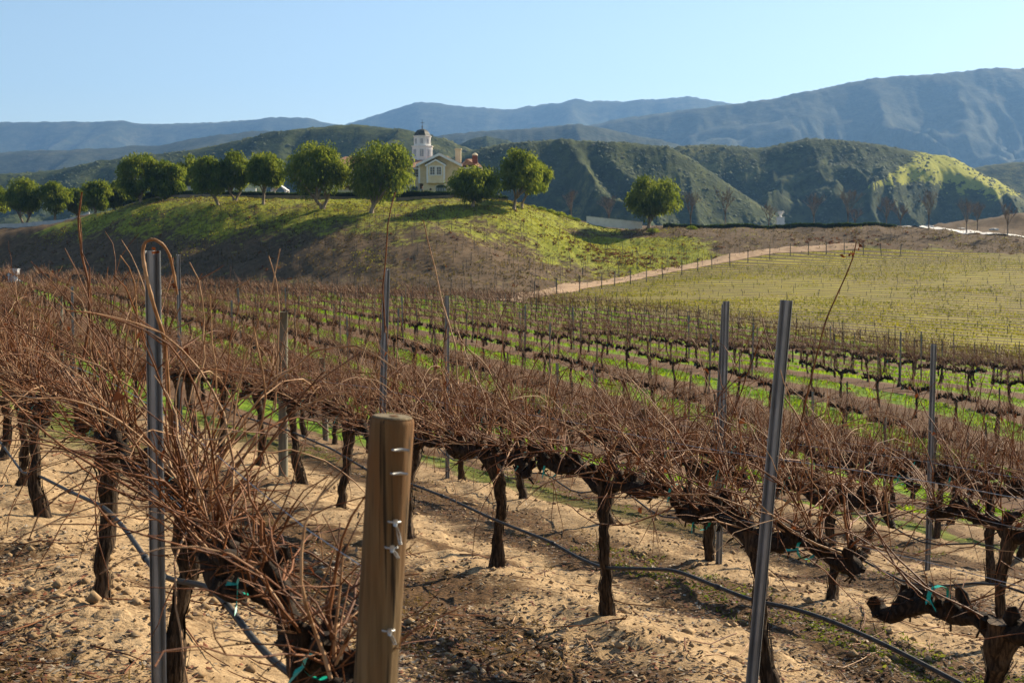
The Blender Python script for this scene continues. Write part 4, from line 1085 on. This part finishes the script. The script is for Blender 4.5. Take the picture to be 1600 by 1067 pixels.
BT = [(892, 300, 345, 252, 'bare tree above the hill shoulder, left of the low white wall'), (951, 308, 345, 250, 'bare tree rising behind the low white wall'), (1078, 299, 352, 242, 'first bare tree right of the lone pepper tree'),
 (1132, 292, 350, 242, 'second bare tree right of the lone pepper tree'), (1200, 318, 350, 254, 'small bare tree just left of the white urn statue'), (1270, 305, 350, 244, 'bare tree right of the white urn statue'),
 (1323, 296, 350, 240, 'tall bare tree halfway between the urn and the driveway'), (1334, 322, 350, 266, 'faint small bare tree behind the tall one'), (1383, 308, 353, 244, 'bare tree at the right end of the dark hedge'),
 (1405, 320, 352, 256, 'small thin bare tree beside the start of the driveway'), (1449, 300, 362, 232, 'big bare tree on the lip in front of the driveway'), (1508, 312, 365, 231, 'bare tree in front of the driveway, second from the right'),
 (1525, 318, 362, 246, 'bare tree behind the driveway near the mound'), (1572, 318, 372, 228, 'rightmost bare tree in front of the grassy mound')]
for q, a in enumerate(BT): bare_tree(*a, 500 + q)

# ================================================================== terrace walls, hedges, statue
M['white'] = plain('white plaster', (.70, .68, .64), (.80, .78, .74), 1.2, .8, .05, .01)
M['wallgrey'] = plain('grey retaining wall', (.20, .165, .125), (.30, .25, .19), .6, .95, .3, .05)
M['shadedwhite'] = plain('shaded white panels', (.42, .43, .43), (.52, .53, .53), 1.2, .8, .05, .01)  # white wall greyed: its shade is put into the colour
def path_wall(name, pts, h, th, mat, label, cat, cap=None, group=None, lift=0.0, step=3.0):
    P = np.array([[xat(a, d), d] for a, d in pts]); L_ = np.concatenate([[0], np.cumsum(np.linalg.norm(np.diff(P, axis=0), axis=1))]); n = max(2, int(L_[-1] / step) + 1); u = np.linspace(0, L_[-1], n)
    X = np.interp(u, L_, P[:, 0]); Y = np.interp(u, L_, P[:, 1]); Z = slope_z(X, Y) + lift
    e = empty(name, (X[0], Y[0], Z[0])); o = np.array([X[0], Y[0], Z[0]])
    for q in range(n - 1):
        a = np.array([X[q], Y[q], Z[q]]) - o; b = np.array([X[q + 1], Y[q + 1], Z[q + 1]]) - o; dv = unit(b - a); sd = unit(np.cross(dv, [0, 0, 1])) * th / 2; up = np.array([0, 0, 1])
        V = [a - sd - up * .5, b - sd - up * .5, b + sd - up * .5, a + sd - up * .5, a - sd + up * h, b - sd + up * h, b + sd + up * h, a + sd + up * h]
        MB().add(V, [[0, 3, 2, 1], [4, 5, 6, 7], [0, 1, 5, 4], [1, 2, 6, 5], [2, 3, 7, 6], [3, 0, 4, 7]]).build('panel', mat, e)
        if cap:
            s2 = sd * 1.25; V = [a - s2 + up * h, b - s2 + up * h, b + s2 + up * h, a + s2 + up * h]; V = V + [v + up * .1 for v in V]
            MB().add(V, [[0, 3, 2, 1], [4, 5, 6, 7], [0, 1, 5, 4], [1, 2, 6, 5], [2, 3, 7, 6], [3, 0, 4, 7]]).build('coping', cap, e)
    return tag(e, label, cat, group)
def hedge(pts, h, th, label, seed, lift=0.0):
    P = np.array([[xat(a, d), d] for a, d in pts]); L_ = np.concatenate([[0], np.cumsum(np.linalg.norm(np.diff(P, axis=0), axis=1))]); r = np.random.default_rng(seed)
    e = empty('hedge', (P[0, 0], P[0, 1], float(slope_z(P[:1, 0], P[:1, 1])[0]))); o = np.array(e.location)
    n = int(L_[-1] / 1.0) + 2; u = np.linspace(0, L_[-1], n); X = np.interp(u, L_, P[:, 0]); Y = np.interp(u, L_, P[:, 1]); Z = slope_z(X, Y) + lift
    core = MB(); V = []
    T = unit(np.stack([np.gradient(X), np.gradient(Y)], 1)); N = np.stack([T[:, 1], -T[:, 0]], 1)
    for sx, sz in ((-1, -.4), (-1, h * .93), (1, h * .93), (1, -.4)): V.append(np.stack([X + N[:, 0] * sx * th * .43, Y + N[:, 1] * sx * th * .43, Z + sz], 1) - o)
    V = np.stack(V, 1).reshape(-1, 3); i = np.arange(n - 1)[:, None] * 4
    core.add(V, np.concatenate([i + np.array([[a, a + 1, a + 5, a + 4]]) for a in range(3)])); core.build('core', M['hedgecore'], e)
    m = int(L_[-1] * 70); uu = r.uniform(0, L_[-1], m); x = np.interp(uu, L_, P[:, 0]); y = np.interp(uu, L_, P[:, 1]); k = np.clip((uu / L_[-1] * (n - 1)).astype(int), 0, n - 1)
    sx = r.uniform(-1, 1, m); top = r.random(m) < .5; sxx = np.where(top, sx, np.sign(sx)); zz = np.where(top, h, r.uniform(0, h, m))
    p0 = np.stack([x + N[k, 0] * sxx * th * .5, y + N[k, 1] * sxx * th * .5, np.interp(uu, u, Z) + zz - .06], 1) - o
    d1 = unit(np.stack([r.normal(0, .6, m), r.normal(0, .6, m), np.where(top, .8, .2)], 1)); mb = MB()
    ribbons(mb, p0, d1, unit(d1 + r.normal(0, .5, (m, 3))), r.uniform(.12, .26, m), r.uniform(.08, .16, m), unit(np.cross(d1, r.normal(0, 1, (m, 3))))); mb.build('foliage', M['hedge'], e)
    return tag(e, label, 'hedge')
M['hedge'] = leafy('hedge leaves', (.018, .032, .009), (.035, .055, .014), (.05, .09, .012), (.10, .15, .02), .8, .3)
M['hedgecore'] = plain('hedge inside', (.010, .016, .006), (.02, .028, .01), 2, .9, 0)
crest = [(198, 241), (250, 237), (300, 234), (400, 228), (500, 223), (600, 221), (700, 222), (792, 225)]
path_wall('terrace_wall', [(a, d - .0) for a, d in crest], .35, .35, M['wallgrey'], 'low grey retaining wall along the crest below the house hedge', 'wall', M['wallgrey'], step=8)
hedge([(a, d + 1.3) for a, d in crest], .95, 1.3, 'long dark clipped hedge along the crest in front of the house', 5)
hedge([(1036, 238), (1150, 238), (1290, 237.5), (1398, 237)], .5, 1.6, 'dark clipped hedge along the right terrace, left of the driveway', 6, .05)
path_wall('white_wall', [(916, 239), (1003, 238)], .85, .25, M['white'], 'low white wall left of the lone pepper tree', 'wall', M['white'], step=5, lift=.15)
path_wall('white_wall', [(-60, 252), (60, 251), (142, 249)], 1.0, .2, M['shadedwhite'], 'white panel wall below the pepper trees at far left', 'wall', None, step=2.4, lift=-.25)
path_wall('white_wall', [(292, 243), (345, 239), (402, 237)], 1.5, .2, M['white'], 'low white balustrade wall behind the crest hedge, left of the house', 'wall', M['white'], step=3)
def lathe(mb, prof, n=14, c=(0, 0, 0), sq=False):
    pts = np.array([[c[0], c[1], c[2] + z] for r_, z in prof]); mb.tube(pts, [r_ for r_, z in prof], n, True); return mb
def statue():
    d = 243.; x = xat(1218, d); g = float(slope_z(np.array([x]), np.array([d]))[0]); e = empty('urn_statue', (x, d, g))
    top = at(1218, 330, d)[2] - g; pt = at(1218, 340, d)[2] - g; s = 1.0
    MB().box2((-.72, -.72, -.3), (.72, .72, pt - .95)).build('plinth', M['white'], e)
    MB().box2((-.58, -.58, pt - .95), (.58, .58, pt)).build('pedestal', M['white'], e)
    MB().box2((-.66, -.66, pt), (.66, .66, pt + .09)).build('cap', M['white'], e)
    H = top - pt - .09; z0 = pt + .09
    lathe(MB(), [(.34, z0), (.17, z0 + .1 * H), (.15, z0 + .3 * H), (.34, z0 + .5 * H), (.46, z0 + .72 * H), (.40, z0 + .8 * H), (.52, z0 + .95 * H), (.55, z0 + H), (.36, z0 + .97 * H)]).build('urn', M['white'], e, True)
    for sg in (-1, 1):
        th = np.linspace(-.6, 2.4, 9); MB().tube(np.stack([sg * (.42 + .16 * np.sin(th)), 0 * th, z0 + H * .78 - .16 * np.cos(th)], 1), .04, 6).build('handle', M['white'], e, True)
    return tag(e, 'white urn statue on a square pedestal on the right terrace', 'statue')
statue()
def rock(x, y, s, label, seed):
    r = np.random.default_rng(seed); n = 9; mb = MB(); prof = [(.1, -.3), (.9, -.1), (1.0, .2), (.75, .55), (.3, .75)]
    mb.tube(np.array([[0, 0, z * s] for _, z in prof]), np.array([a * s for a, _ in prof]), 11, True, 1 + .25 * (r.random((5, 11)) - .5) * 2)
    o = mb.build('boulder', M['pale_rock'], None, False, (x, y, float(slope_z(np.array([x]), np.array([y]))[0]))); o.scale = (1.5, 1, .8); tag(o, label, 'boulder', 'pale boulders by the driveway')
M['pale_rock'] = plain('pale rock', (.40, .38, .34), (.58, .55, .50), 1.5, .9, .5, .1)
rock(xat(1448, 245), 245, .65, 'pale boulder behind the driveway beside the big bare tree', 1); rock(xat(1499, 247), 247, .7, 'pale boulder behind the driveway before the mound', 2); rock(xat(1551, 249), 249, .55, 'pale boulder at the foot of the grassy mound', 3)
# utility cabinet and pump slab at the left foot of the hill
d = 214.; x = xat(22, d); g = float(slope_z(np.array([x]), np.array([d]))[0]); e = empty('utility_cabinet', (x, d, g))
M['greybox'] = plain('grey painted metal', (.42, .43, .45), (.5, .51, .53), 2, .6, 0)
MB().box2((-.75, -.5, -.2), (.75, .5, 1.75)).build('body', M['greybox'], e); MB().box2((-.82, -.56, 1.75), (.82, .56, 1.85)).build('lid', M['greybox'], e); MB().box2((-.70, -.53, .1), (-.02, -.503, 1.65)).build('door', M['greybox'], e); MB().box2((.02, -.53, .1), (.70, -.503, 1.65)).build('door', M['greybox'], e); MB().box2((-.75, -1.2, -.3), (2.3, .8, .08)).build('slab', M['concrete'], e)
tag(e, 'grey utility cabinet on a slab at the far left below the hill', 'cabinet')
# shrubs on the right shoulder of the house hill
def shrub(px, py, d, s, label, seed, mat='pepper'):
    r = np.random.default_rng(seed); x = xat(px, d); g = float(slope_z(np.array([x]), np.array([d]))[0]); e = empty('shrub', (x, d, g)); m = 420
    v = unit(r.normal(0, 1, (m, 3))); v[:, 2] = np.abs(v[:, 2]); p0 = v * (s * r.random(m) ** .4)[:, None] * np.array([1.3, 1, .75]); d1 = unit(v + r.normal(0, .4, (m, 3)) + [0, 0, .3]); mb = MB()
    ribbons(mb, p0, d1, unit(d1 + r.normal(0, .4, (m, 3))), r.uniform(.2, .4, m) * s, r.uniform(.08, .16, m) * s, unit(np.cross(d1, r.normal(0, 1, (m, 3))))); mb.build('foliage', M[mat], e)
    MB().tube(np.array([[0, 0, -.1], [0, 0, s * .5]]), [.06, .03], 6).build('stem', M['trunk'], e); return tag(e, label, 'shrub', 'shrubs on the hill shoulder')
for q, (a, b, dd, s) in enumerate([(832, 326, 232, .55), (846, 330, 233, .6), (860, 336, 234, .65), (874, 342, 234, .75), (888, 347, 235, .7), (900, 350, 236, .6)]):
    shrub(a, b, dd, s, f'green shrub on the right shoulder of the house hill, {ORD[q]} going down', 700 + q)
shrub(1080, 357, 233, .7, 'green shrub spilling over the terrace edge below the bare trees', 720); shrub(1020, 362, 231, .8, 'low bright shrub at the foot of the lone pepper tree', 721)
# ================================================================== the house on the hill
M['stucco'] = plain('cream stucco', (.74, .60, .37), (.82, .69, .46), 1.5, .9, .1, .01)
M['stucco2'] = plain('tan stucco', (.64, .50, .29), (.72, .58, .36), 1.5, .9, .1, .01)
M['trim'] = plain('white trim', (.74, .72, .68), (.82, .80, .76), 2, .7, 0)
M['tile'] = None
def tile_mat():
    t = NT('clay roof tile'); c = t.coords(); w = t.n('ShaderNodeTexWave', {'Vector': c, 'Scale': 1.6, 'Distortion': .4}, wave_type='BANDS', bands_direction='X')
    n = t.noise(c, 3, 4); col = t.mix(t.ramp(n, .35, .65), (.30, .15, .085), (.44, .27, .17)); return t.pbr(col, .9, t.bump(w.outputs[1], .5, .06), 0, .2)
M['tile'] = tile_mat()
M['slate'] = plain('dark dome roof', (.035, .04, .038), (.075, .08, .07), 3, .55, .2, .02)
M['glass'] = plain('window glass', (.03, .038, .045), (.06, .07, .08), 1, .12, 0, 0, 0, None, .6)
M['darkdoor'] = plain('green door frame', (.025, .045, .04), (.04, .065, .06), 3, .5, 0)
M['brick'] = plain('chimney brick', (.15, .055, .036), (.23, .085, .055), 6, .9, .3, .02)
M['ironwork'] = plain('dark iron', (.02, .02, .02), (.04, .04, .04), 3, .5, 0)
HD = 238.0; HK = F / HD; HG = hz1(xat(690, HD), HD)
house = empty('house', (xat(690, HD), HD, HG)); tag(house, 'cream two-storey villa with white tower and tiled roof on the hill', 'house')
hzx = lambda px: (px - 690) / HK
HB = at(690, 312, HD)[2] - HG
hzz = lambda py: (312 - py) / HK + HB
def hp(name, mb, mat, parent=house, smooth=False): return mb.build(name, mat, parent, smooth)
def wallbox(x0, x1, z0, z1, y0, y1, mat='stucco', name='wall'): return hp(name, MB().box2((hzx(x0), y0, z0), (hzx(x1), y1, z1)), M[mat])
ZB = -.4
# bodies
wallbox(662.6, 722, ZB, hzz(287), 0, 9); wallbox(655, 719, hzz(287), hzz(259), -.05, 9.05, 'stucco2')
hp('gable_wall', MB().prism([(hzx(655), hzz(259)), (hzx(719), hzz(259)), (hzx(687), hzz(243.5))], -.05, 9), M['stucco2'])
wallbox(600, 655, ZB, hzz(262), 3.2, 14); wallbox(722, 748, ZB, hzz(262), 2.5, 13); wallbox(505, 600, ZB, hzz(266), 1.5, 13)
hp('gable_wall', MB().prism([(hzx(515), hzz(290)), (hzx(563), hzz(312)), (hzx(563), ZB), (hzx(505), ZB), (hzx(505), hzz(290)), (hzx(553), hzz(287))][:0] or [(hzx(510), ZB), (hzx(563), ZB), (hzx(553), hzz(287)), (hzx(510), hzz(287))], -1.5, 1.5), M['stucco'])
# roofs: slabs following the slopes
def slab(name, a, b, y0, y1, th=.22, mat='tile', parent=house):
    (x0, z0), (x1, z1) = a, b
    return hp(name, MB().prism([(x0, z0), (x1, z1), (x1, z1 + th), (x0, z0 + th)], y0, y1), M[mat], parent)
slab('roof', (hzx(651), hzz(259.5)), (hzx(687), hzz(242.3)), -.7, 9.3); slab('roof', (hzx(687), hzz(242.3)), (hzx(722.5), hzz(259.5)), -.7, 9.3)
for a, b in (((651, 260.3), (687, 243.0)), ((687, 243.0), (722.5, 260.3))):
    (x0, z0), (x1, z1) = (hzx(a[0]), hzz(a[1])), (hzx(b[0]), hzz(b[1]))
    hp('barge_board', MB().prism([(x0, z0 - .18), (x1, z1 - .18), (x1, z1 + .26), (x0, z0 + .26)], -.86, -.72), M['trim'])
def hip(name, x0, x1, y0, y1, z0, z1, inset, mat='tile'):
    ym = (y0 + y1) / 2; V = [[x0, y0, z0], [x1, y0, z0], [x1, y1, z0], [x0, y1, z0], [x0 + inset, ym, z1], [x1 - inset, ym, z1]]
    mb = MB(); mb.add(V, [[0, 1, 5, 4], [2, 3, 4, 5]]); mb.f.append((np.array([[1, 2, 5], [3, 0, 4], [0, 3, 2], [0, 2, 1]]), 0)); o = hp(name, mb, M[mat])
    hp('eave', MB().box2((x0 + .02, y0 + .02, z0 - .24), (x1 - .02, y1 - .02, z0 - .003)), M['trim']); return o
hip('roof', hzx(598), hzx(726), 2.2, 15, hzz(261.5), hzz(239.5), 3.2); hip('roof', hzx(500), hzx(606), .6, 14, hzz(265), hzz(241), 3.5); hip('roof', hzx(714), hzx(754), 1.8, 13.5, hzz(261), hzz(244.5), 1.6)
# cross gable on the right roof
hp('roof', MB().prism([(hzx(722), hzz(259)), (hzx(728), hzz(247.5)), (hzx(742), hzz(256))], 2.0, 6), M['tile'])
# bay
bay = wallbox(668.5, 695.5, hzz(287), hzz(260), -.9, -.06, 'stucco', 'bay'); 
hp('gable', MB().prism([(hzx(668.5), hzz(260)), (hzx(695.5), hzz(260)), (hzx(682), hzz(252.8))], -.88, -.06), M['stucco2'], bay)
for a, b in (((665.5, 260.6), (682, 251.6)), ((682, 251.6), (698.2, 260.6))):
    (x0, z0), (x1, z1) = (hzx(a[0]), hzz(a[1])), (hzx(b[0]), hzz(b[1]))
    hp('barge_board', MB().prism([(x0, z0 - .12), (x1, z1 - .12), (x1, z1 + .16), (x0, z0 + .16)], -1.12, -1.0), M['trim'], bay); hp('roof_slope', MB().prism([(x0, z0 + .17), (x1, z1 + .17), (x1, z1 + .30), (x0, z0 + .30)], -1.1, -.0), M['slate'], bay)
for xx in (668.9, 695.1): hp('corner_board', MB().box2((hzx(xx) - .14, -.96, hzz(287)), (hzx(xx) + .14, -.905, hzz(260.3))), M['trim'], bay)
for xx in (655.8,): hp('corner_board', MB().box2((hzx(xx) - .15, -.13, hzz(287)), (hzx(xx) + .15, -.055, hzz(259.5))), M['trim'])
hp('corner_board', MB().box2((hzx(663.4) - .15, -.08, ZB), (hzx(663.4) + .15, -.003, hzz(287.3))), M['stucco'])
def window(x0, x1, y0, y1, yf, panes=2, rows=2, parent=house, fr=.14):
    a, b, z0, z1 = hzx(x0), hzx(x1), hzz(y1), hzz(y0); 
    w = MB(); w.box2((a, yf - .09, z0), (a + fr, yf, z1)); w.box2((b - fr, yf - .09, z0), (b, yf, z1)); w.box2((a + fr, yf - .09, z1 - fr), (b - fr, yf, z1)); w.box2((a + fr, yf - .09, z0), (b - fr, yf, z0 + fr))
    o = hp('window', w, M['trim'], parent); cw = (b - a - 2 * fr) / panes; rh = (z1 - z0 - 2 * fr) / rows
    for i in range(panes):
        for j in range(rows): MB().box2((a + fr + i * cw + .03, yf - .045, z0 + fr + j * rh + .03), (a + fr + (i + 1) * cw - .03, yf - .01, z0 + fr + (j + 1) * rh - .03)).build('pane', M['glass'], o)
    for i in range(1, panes): MB().box2((a + fr + i * cw - .028, yf - .07, z0 + fr), (a + fr + i * cw + .028, yf - .004, z1 - fr)).build('mullion', M['trim'], o)
    return o
window(672, 681.6, 260.8, 275.5, -.91, 2, 3, house); window(682.2, 691.6, 260.8, 275.5, -.91, 2, 3, house)
window(643.5, 653.8, 263, 277, 3.19, 2, 3); window(655.5, 661.5, 294, 305, 3.19, 1, 2); window(612, 624, 264, 277, 3.19, 2, 3); window(725, 735, 266, 277, 2.49, 2, 3); window(570, 582, 270, 283, 1.49, 2, 3)
# arched french door
def arched(x0, x1, y0, y1, yf, label):
    a, b, z0 = hzx(x0), hzx(x1), hzz(y1); r_ = (b - a) / 2; zc = hzz(y0) - r_ * .55; c = (a + b) / 2
    poly = [(a, z0), (b, z0)] + [(c + r_ * math.cos(t), zc + r_ * .55 * math.sin(t)) for t in np.linspace(0, math.pi, 13)]
    o = hp('french_door', MB().prism(poly, yf - .05, yf - .003), M['darkdoor'])
    hp('arch_trim', MB().tube(np.array([(c + (r_ + .1) * math.cos(t), yf - .05, zc + (r_ * .55 + .1) * math.sin(t)) for t in np.linspace(0, math.pi, 13)]), .09, 6), M['trim'], o)
    for i in range(2):
        for k_ in range(2):
            for j in range(3):
                w = (b - a) / 4; h = (zc - z0) / 3; MB().box2((a + (i * 2 + k_) * w + .07, yf - .075, z0 + j * h + .07), (a + (i * 2 + k_ + 1) * w - .07, yf - .052, z0 + (j + 1) * h - .07)).build('pane', M['glass2'], o)
    return o
M['glass2'] = plain('reflective pane', (.16, .20, .21), (.22, .26, .27), 1, .15, 0, 0, 0, None, .6)
arched(681.7, 697.7, 289, 311.5, 0, 'door'); arched(640, 651, 290, 308, 3.19, 'arch')
hp('wall_lantern', MB().tube(np.array([[hzx(673.5), -.2, hzz(298)], [hzx(673.5), -.2, hzz(296.5)], [hzx(673.5), -.2, hzz(294.5)]]), [.08, .2, .05], 8), M['ironwork'])
# ornament on the left wing
for q, (a, b) in enumerate(((541, 293), (546, 291), (550, 294))): hp('wall_ornament', MB().tube(np.array([[hzx(a), -1.62, hzz(b + 4)], [hzx(a), -1.66, hzz(b + 1)], [hzx(a), -1.6, hzz(b - 2)]]), [.12, .34, .1], 9), M['brick'])
# chimneys
ch = hp('chimney', MB().box2((hzx(711), 2.2, hzz(258)), (hzx(720), 3.3, hzz(233.5))), M['stucco']); hp('chimney_cap', MB().box2((hzx(710.2), 2.1, hzz(233.5)), (hzx(720.8), 3.4, hzz(231.5))), M['stucco'], ch)
ch = hp('chimney', MB().box2((hzx(737.3), 4.2, hzz(262)), (hzx(745.2), 5.2, hzz(241))), M['brick']); hp('chimney_cap', MB().tube(np.array([[hzx(741.2), 4.7, hzz(z)] for z in (241, 239.6, 238.2, 237)]), [.5, .48, .36, .1], 10), M['stucco'], ch); ch['label'] = 'red brick chimney'
# tower
def octa(name, cx, cy, r0, z0, z1, mat, parent, r1=None):
    n = 8; V = []; r1 = r1 or r0
    for rr_, z in ((r0, z0), (r1, z1)):
        for q in range(n): th = math.pi / 8 + q * math.pi / 4; V.append([cx + rr_ * math.cos(th), cy + rr_ * math.sin(th), z])
    mb = MB(); base = 0; mb.add(V, [[q, (q + 1) % n, n + (q + 1) % n, n + q] for q in range(n)])
    for o in (0, n):
        for q in range(1, n - 1): mb.f.append((np.array([[o, o + q, o + q + 1]]), 0))
    return hp(name, mb, M[mat], parent)
M['glass3'] = plain('pale tower glass', (.26, .27, .28), (.34, .35, .36), 1, .2, 0, 0, 0, None, .5)
tx, ty = hzx(656), 8.2; RL = 16.2 / HK * 1.06; RU = 13.3 / HK * 1.06
tow = octa('tower', tx, ty, RL, hzz(262), hzz(225), 'trim', house); tow['label'] = 'white octagonal two-tier tower with dark dome'
octa('ledge', tx, ty, RL * 1.07, hzz(225), hzz(223.6), 'trim', tow); octa('upper_tier', tx, ty, RU, hzz(223.6), hzz(209), 'trim', tow); octa('cornice', tx, ty, RU * 1.09, hzz(209), hzz(207.6), 'trim', tow)
prof = [(1.02, 207.6), (.93, 204.5), (.80, 201.5), (.60, 198.8), (.33, 197), (.1, 196.2)]
for (ra, za), (rb, zb2) in zip(prof[:-1], prof[1:]): octa('dome', tx, ty, RU * ra, hzz(za), hzz(zb2), 'slate', tow, RU * rb)
MB().tube(np.array([[tx, ty, hzz(z)] for z in (197, 190, 181)]), [.07, .05, .025], 6).build('spire', M['ironwork'], tow)
MB().box2((tx - .28, ty - .02, hzz(186.6)), (tx + .34, ty + .02, hzz(186.1))).build('weather_vane', M['ironwork'], tow); MB().tube(np.array([[tx, ty, hzz(z)] for z in (194, 193, 192)]), [.06, .16, .06], 8).build('finial', M['ironwork'], tow)
for R_, za, zb2, hw in ((RL, 241, 229.5, .30), (RU, 220.5, 212.5, .22)):
    for q in range(8):
        th = -math.pi / 2 + q * math.pi / 4 ; ap = R_ * math.cos(math.pi / 8); c, s = math.cos(th), math.sin(th); rot = [[-s, c, 0], [c, s, 0], [0, 0, 1]]
        zc, hh = (hzz(za) + hzz(zb2)) / 2, abs(hzz(zb2) - hzz(za)); ctr = lambda off: (tx + c * (ap + off), ty + s * (ap + off), zc)
        wf = MB().box(ctr(.02), (hw * 2 + .16, .06, hh + .16), rot).build('window', M['trim'], tow); MB().box(ctr(.05), (hw * 2, .03, hh), rot).build('pane', M['glass3'], wf); MB().box(ctr(.07), (.05, .02, hh), rot).build('mullion', M['trim'], wf)
# white chapel-like gazebo left of the house
d = 246.; x = xat(437, d); g = hz1(x, d); e = empty('gazebo', (x, d, g)); k = d / F; zt = at(437, 288, d)[2] - g; tag(e, 'small white arched gazebo left of the house, behind the hedge', 'gazebo')
W_ = 11 * k
for sg in (-1, 1): MB().box2((sg * W_ - .16, -.16, -.2), (sg * W_ + .16, .16, zt * .55)).build('post', M['white'], e); MB().box2((sg * W_ - .16, 2.6, -.2), (sg * W_ + .16, 2.92, zt * .55)).build('post', M['white'], e)
for yy in (0, 2.76):
    th = np.linspace(0, 1, 9); arc = [(-W_ + W_ * t, zt * .5 + zt * .42 * math.sin(t * math.pi / 2)) for t in th] + [(W_ * t, zt * .5 + zt * .42 * math.cos(t * math.pi / 2)) for t in th[1:]]
    MB().tube(np.array([[a, yy, b] for a, b in arc]), .13, 6).build('arch', M['white'], e, True)
for sg in (-1, 1): MB().prism([(0, zt), (sg * W_ * 1.15, zt * .62), (sg * W_ * 1.15, zt * .58), (0, zt * .955)], -.2, 3).build('roof_slope', M['white'], e)
MB().box2((-.5, -.05, zt * .05), (.5, .05, zt * .45)).build('lattice', M['greybox'], e)
# cream fountain figure between the house and the low tree
d = 233.; x = xat(719.5, d); g = hz1(x, d); e = empty('garden_fountain', (x, d, g)); tag(e, 'small cream garden fountain at the right corner of the house', 'fountain')
lathe(MB(), [(.55, 0), (.5, .3), (.2, .45), (.18, 1.0), (.5, 1.2), (.52, 1.28), (.12, 1.3), (.12, 1.7), (.25, 1.8), (.05, 2.1)]).build('bowl', M['stucco'], e, True); MB().box2((-.5, -.5, -.2), (.5, .5, .0)).build('base', M['stucco'], e)
# white picket posts at the right end of the lawn
for q, px in enumerate((757, 762, 767, 781)):
    d = 236.; x = xat(px, d); g = hz1(x, d); e = empty('white_post', (x, d, g)); h = 1.9 if px < 775 else 2.6
    MB().box2((-.14, -.14, -.2), (.14, .14, h)).build('shaft', M['white'], e); MB().box2((-.2, -.2, h), (.2, .2, h + .1)).build('cap', M['white'], e)
    tag(e, f'white square post behind the low spreading tree, {ORD[q]} from the house', 'post', 'white lawn posts')
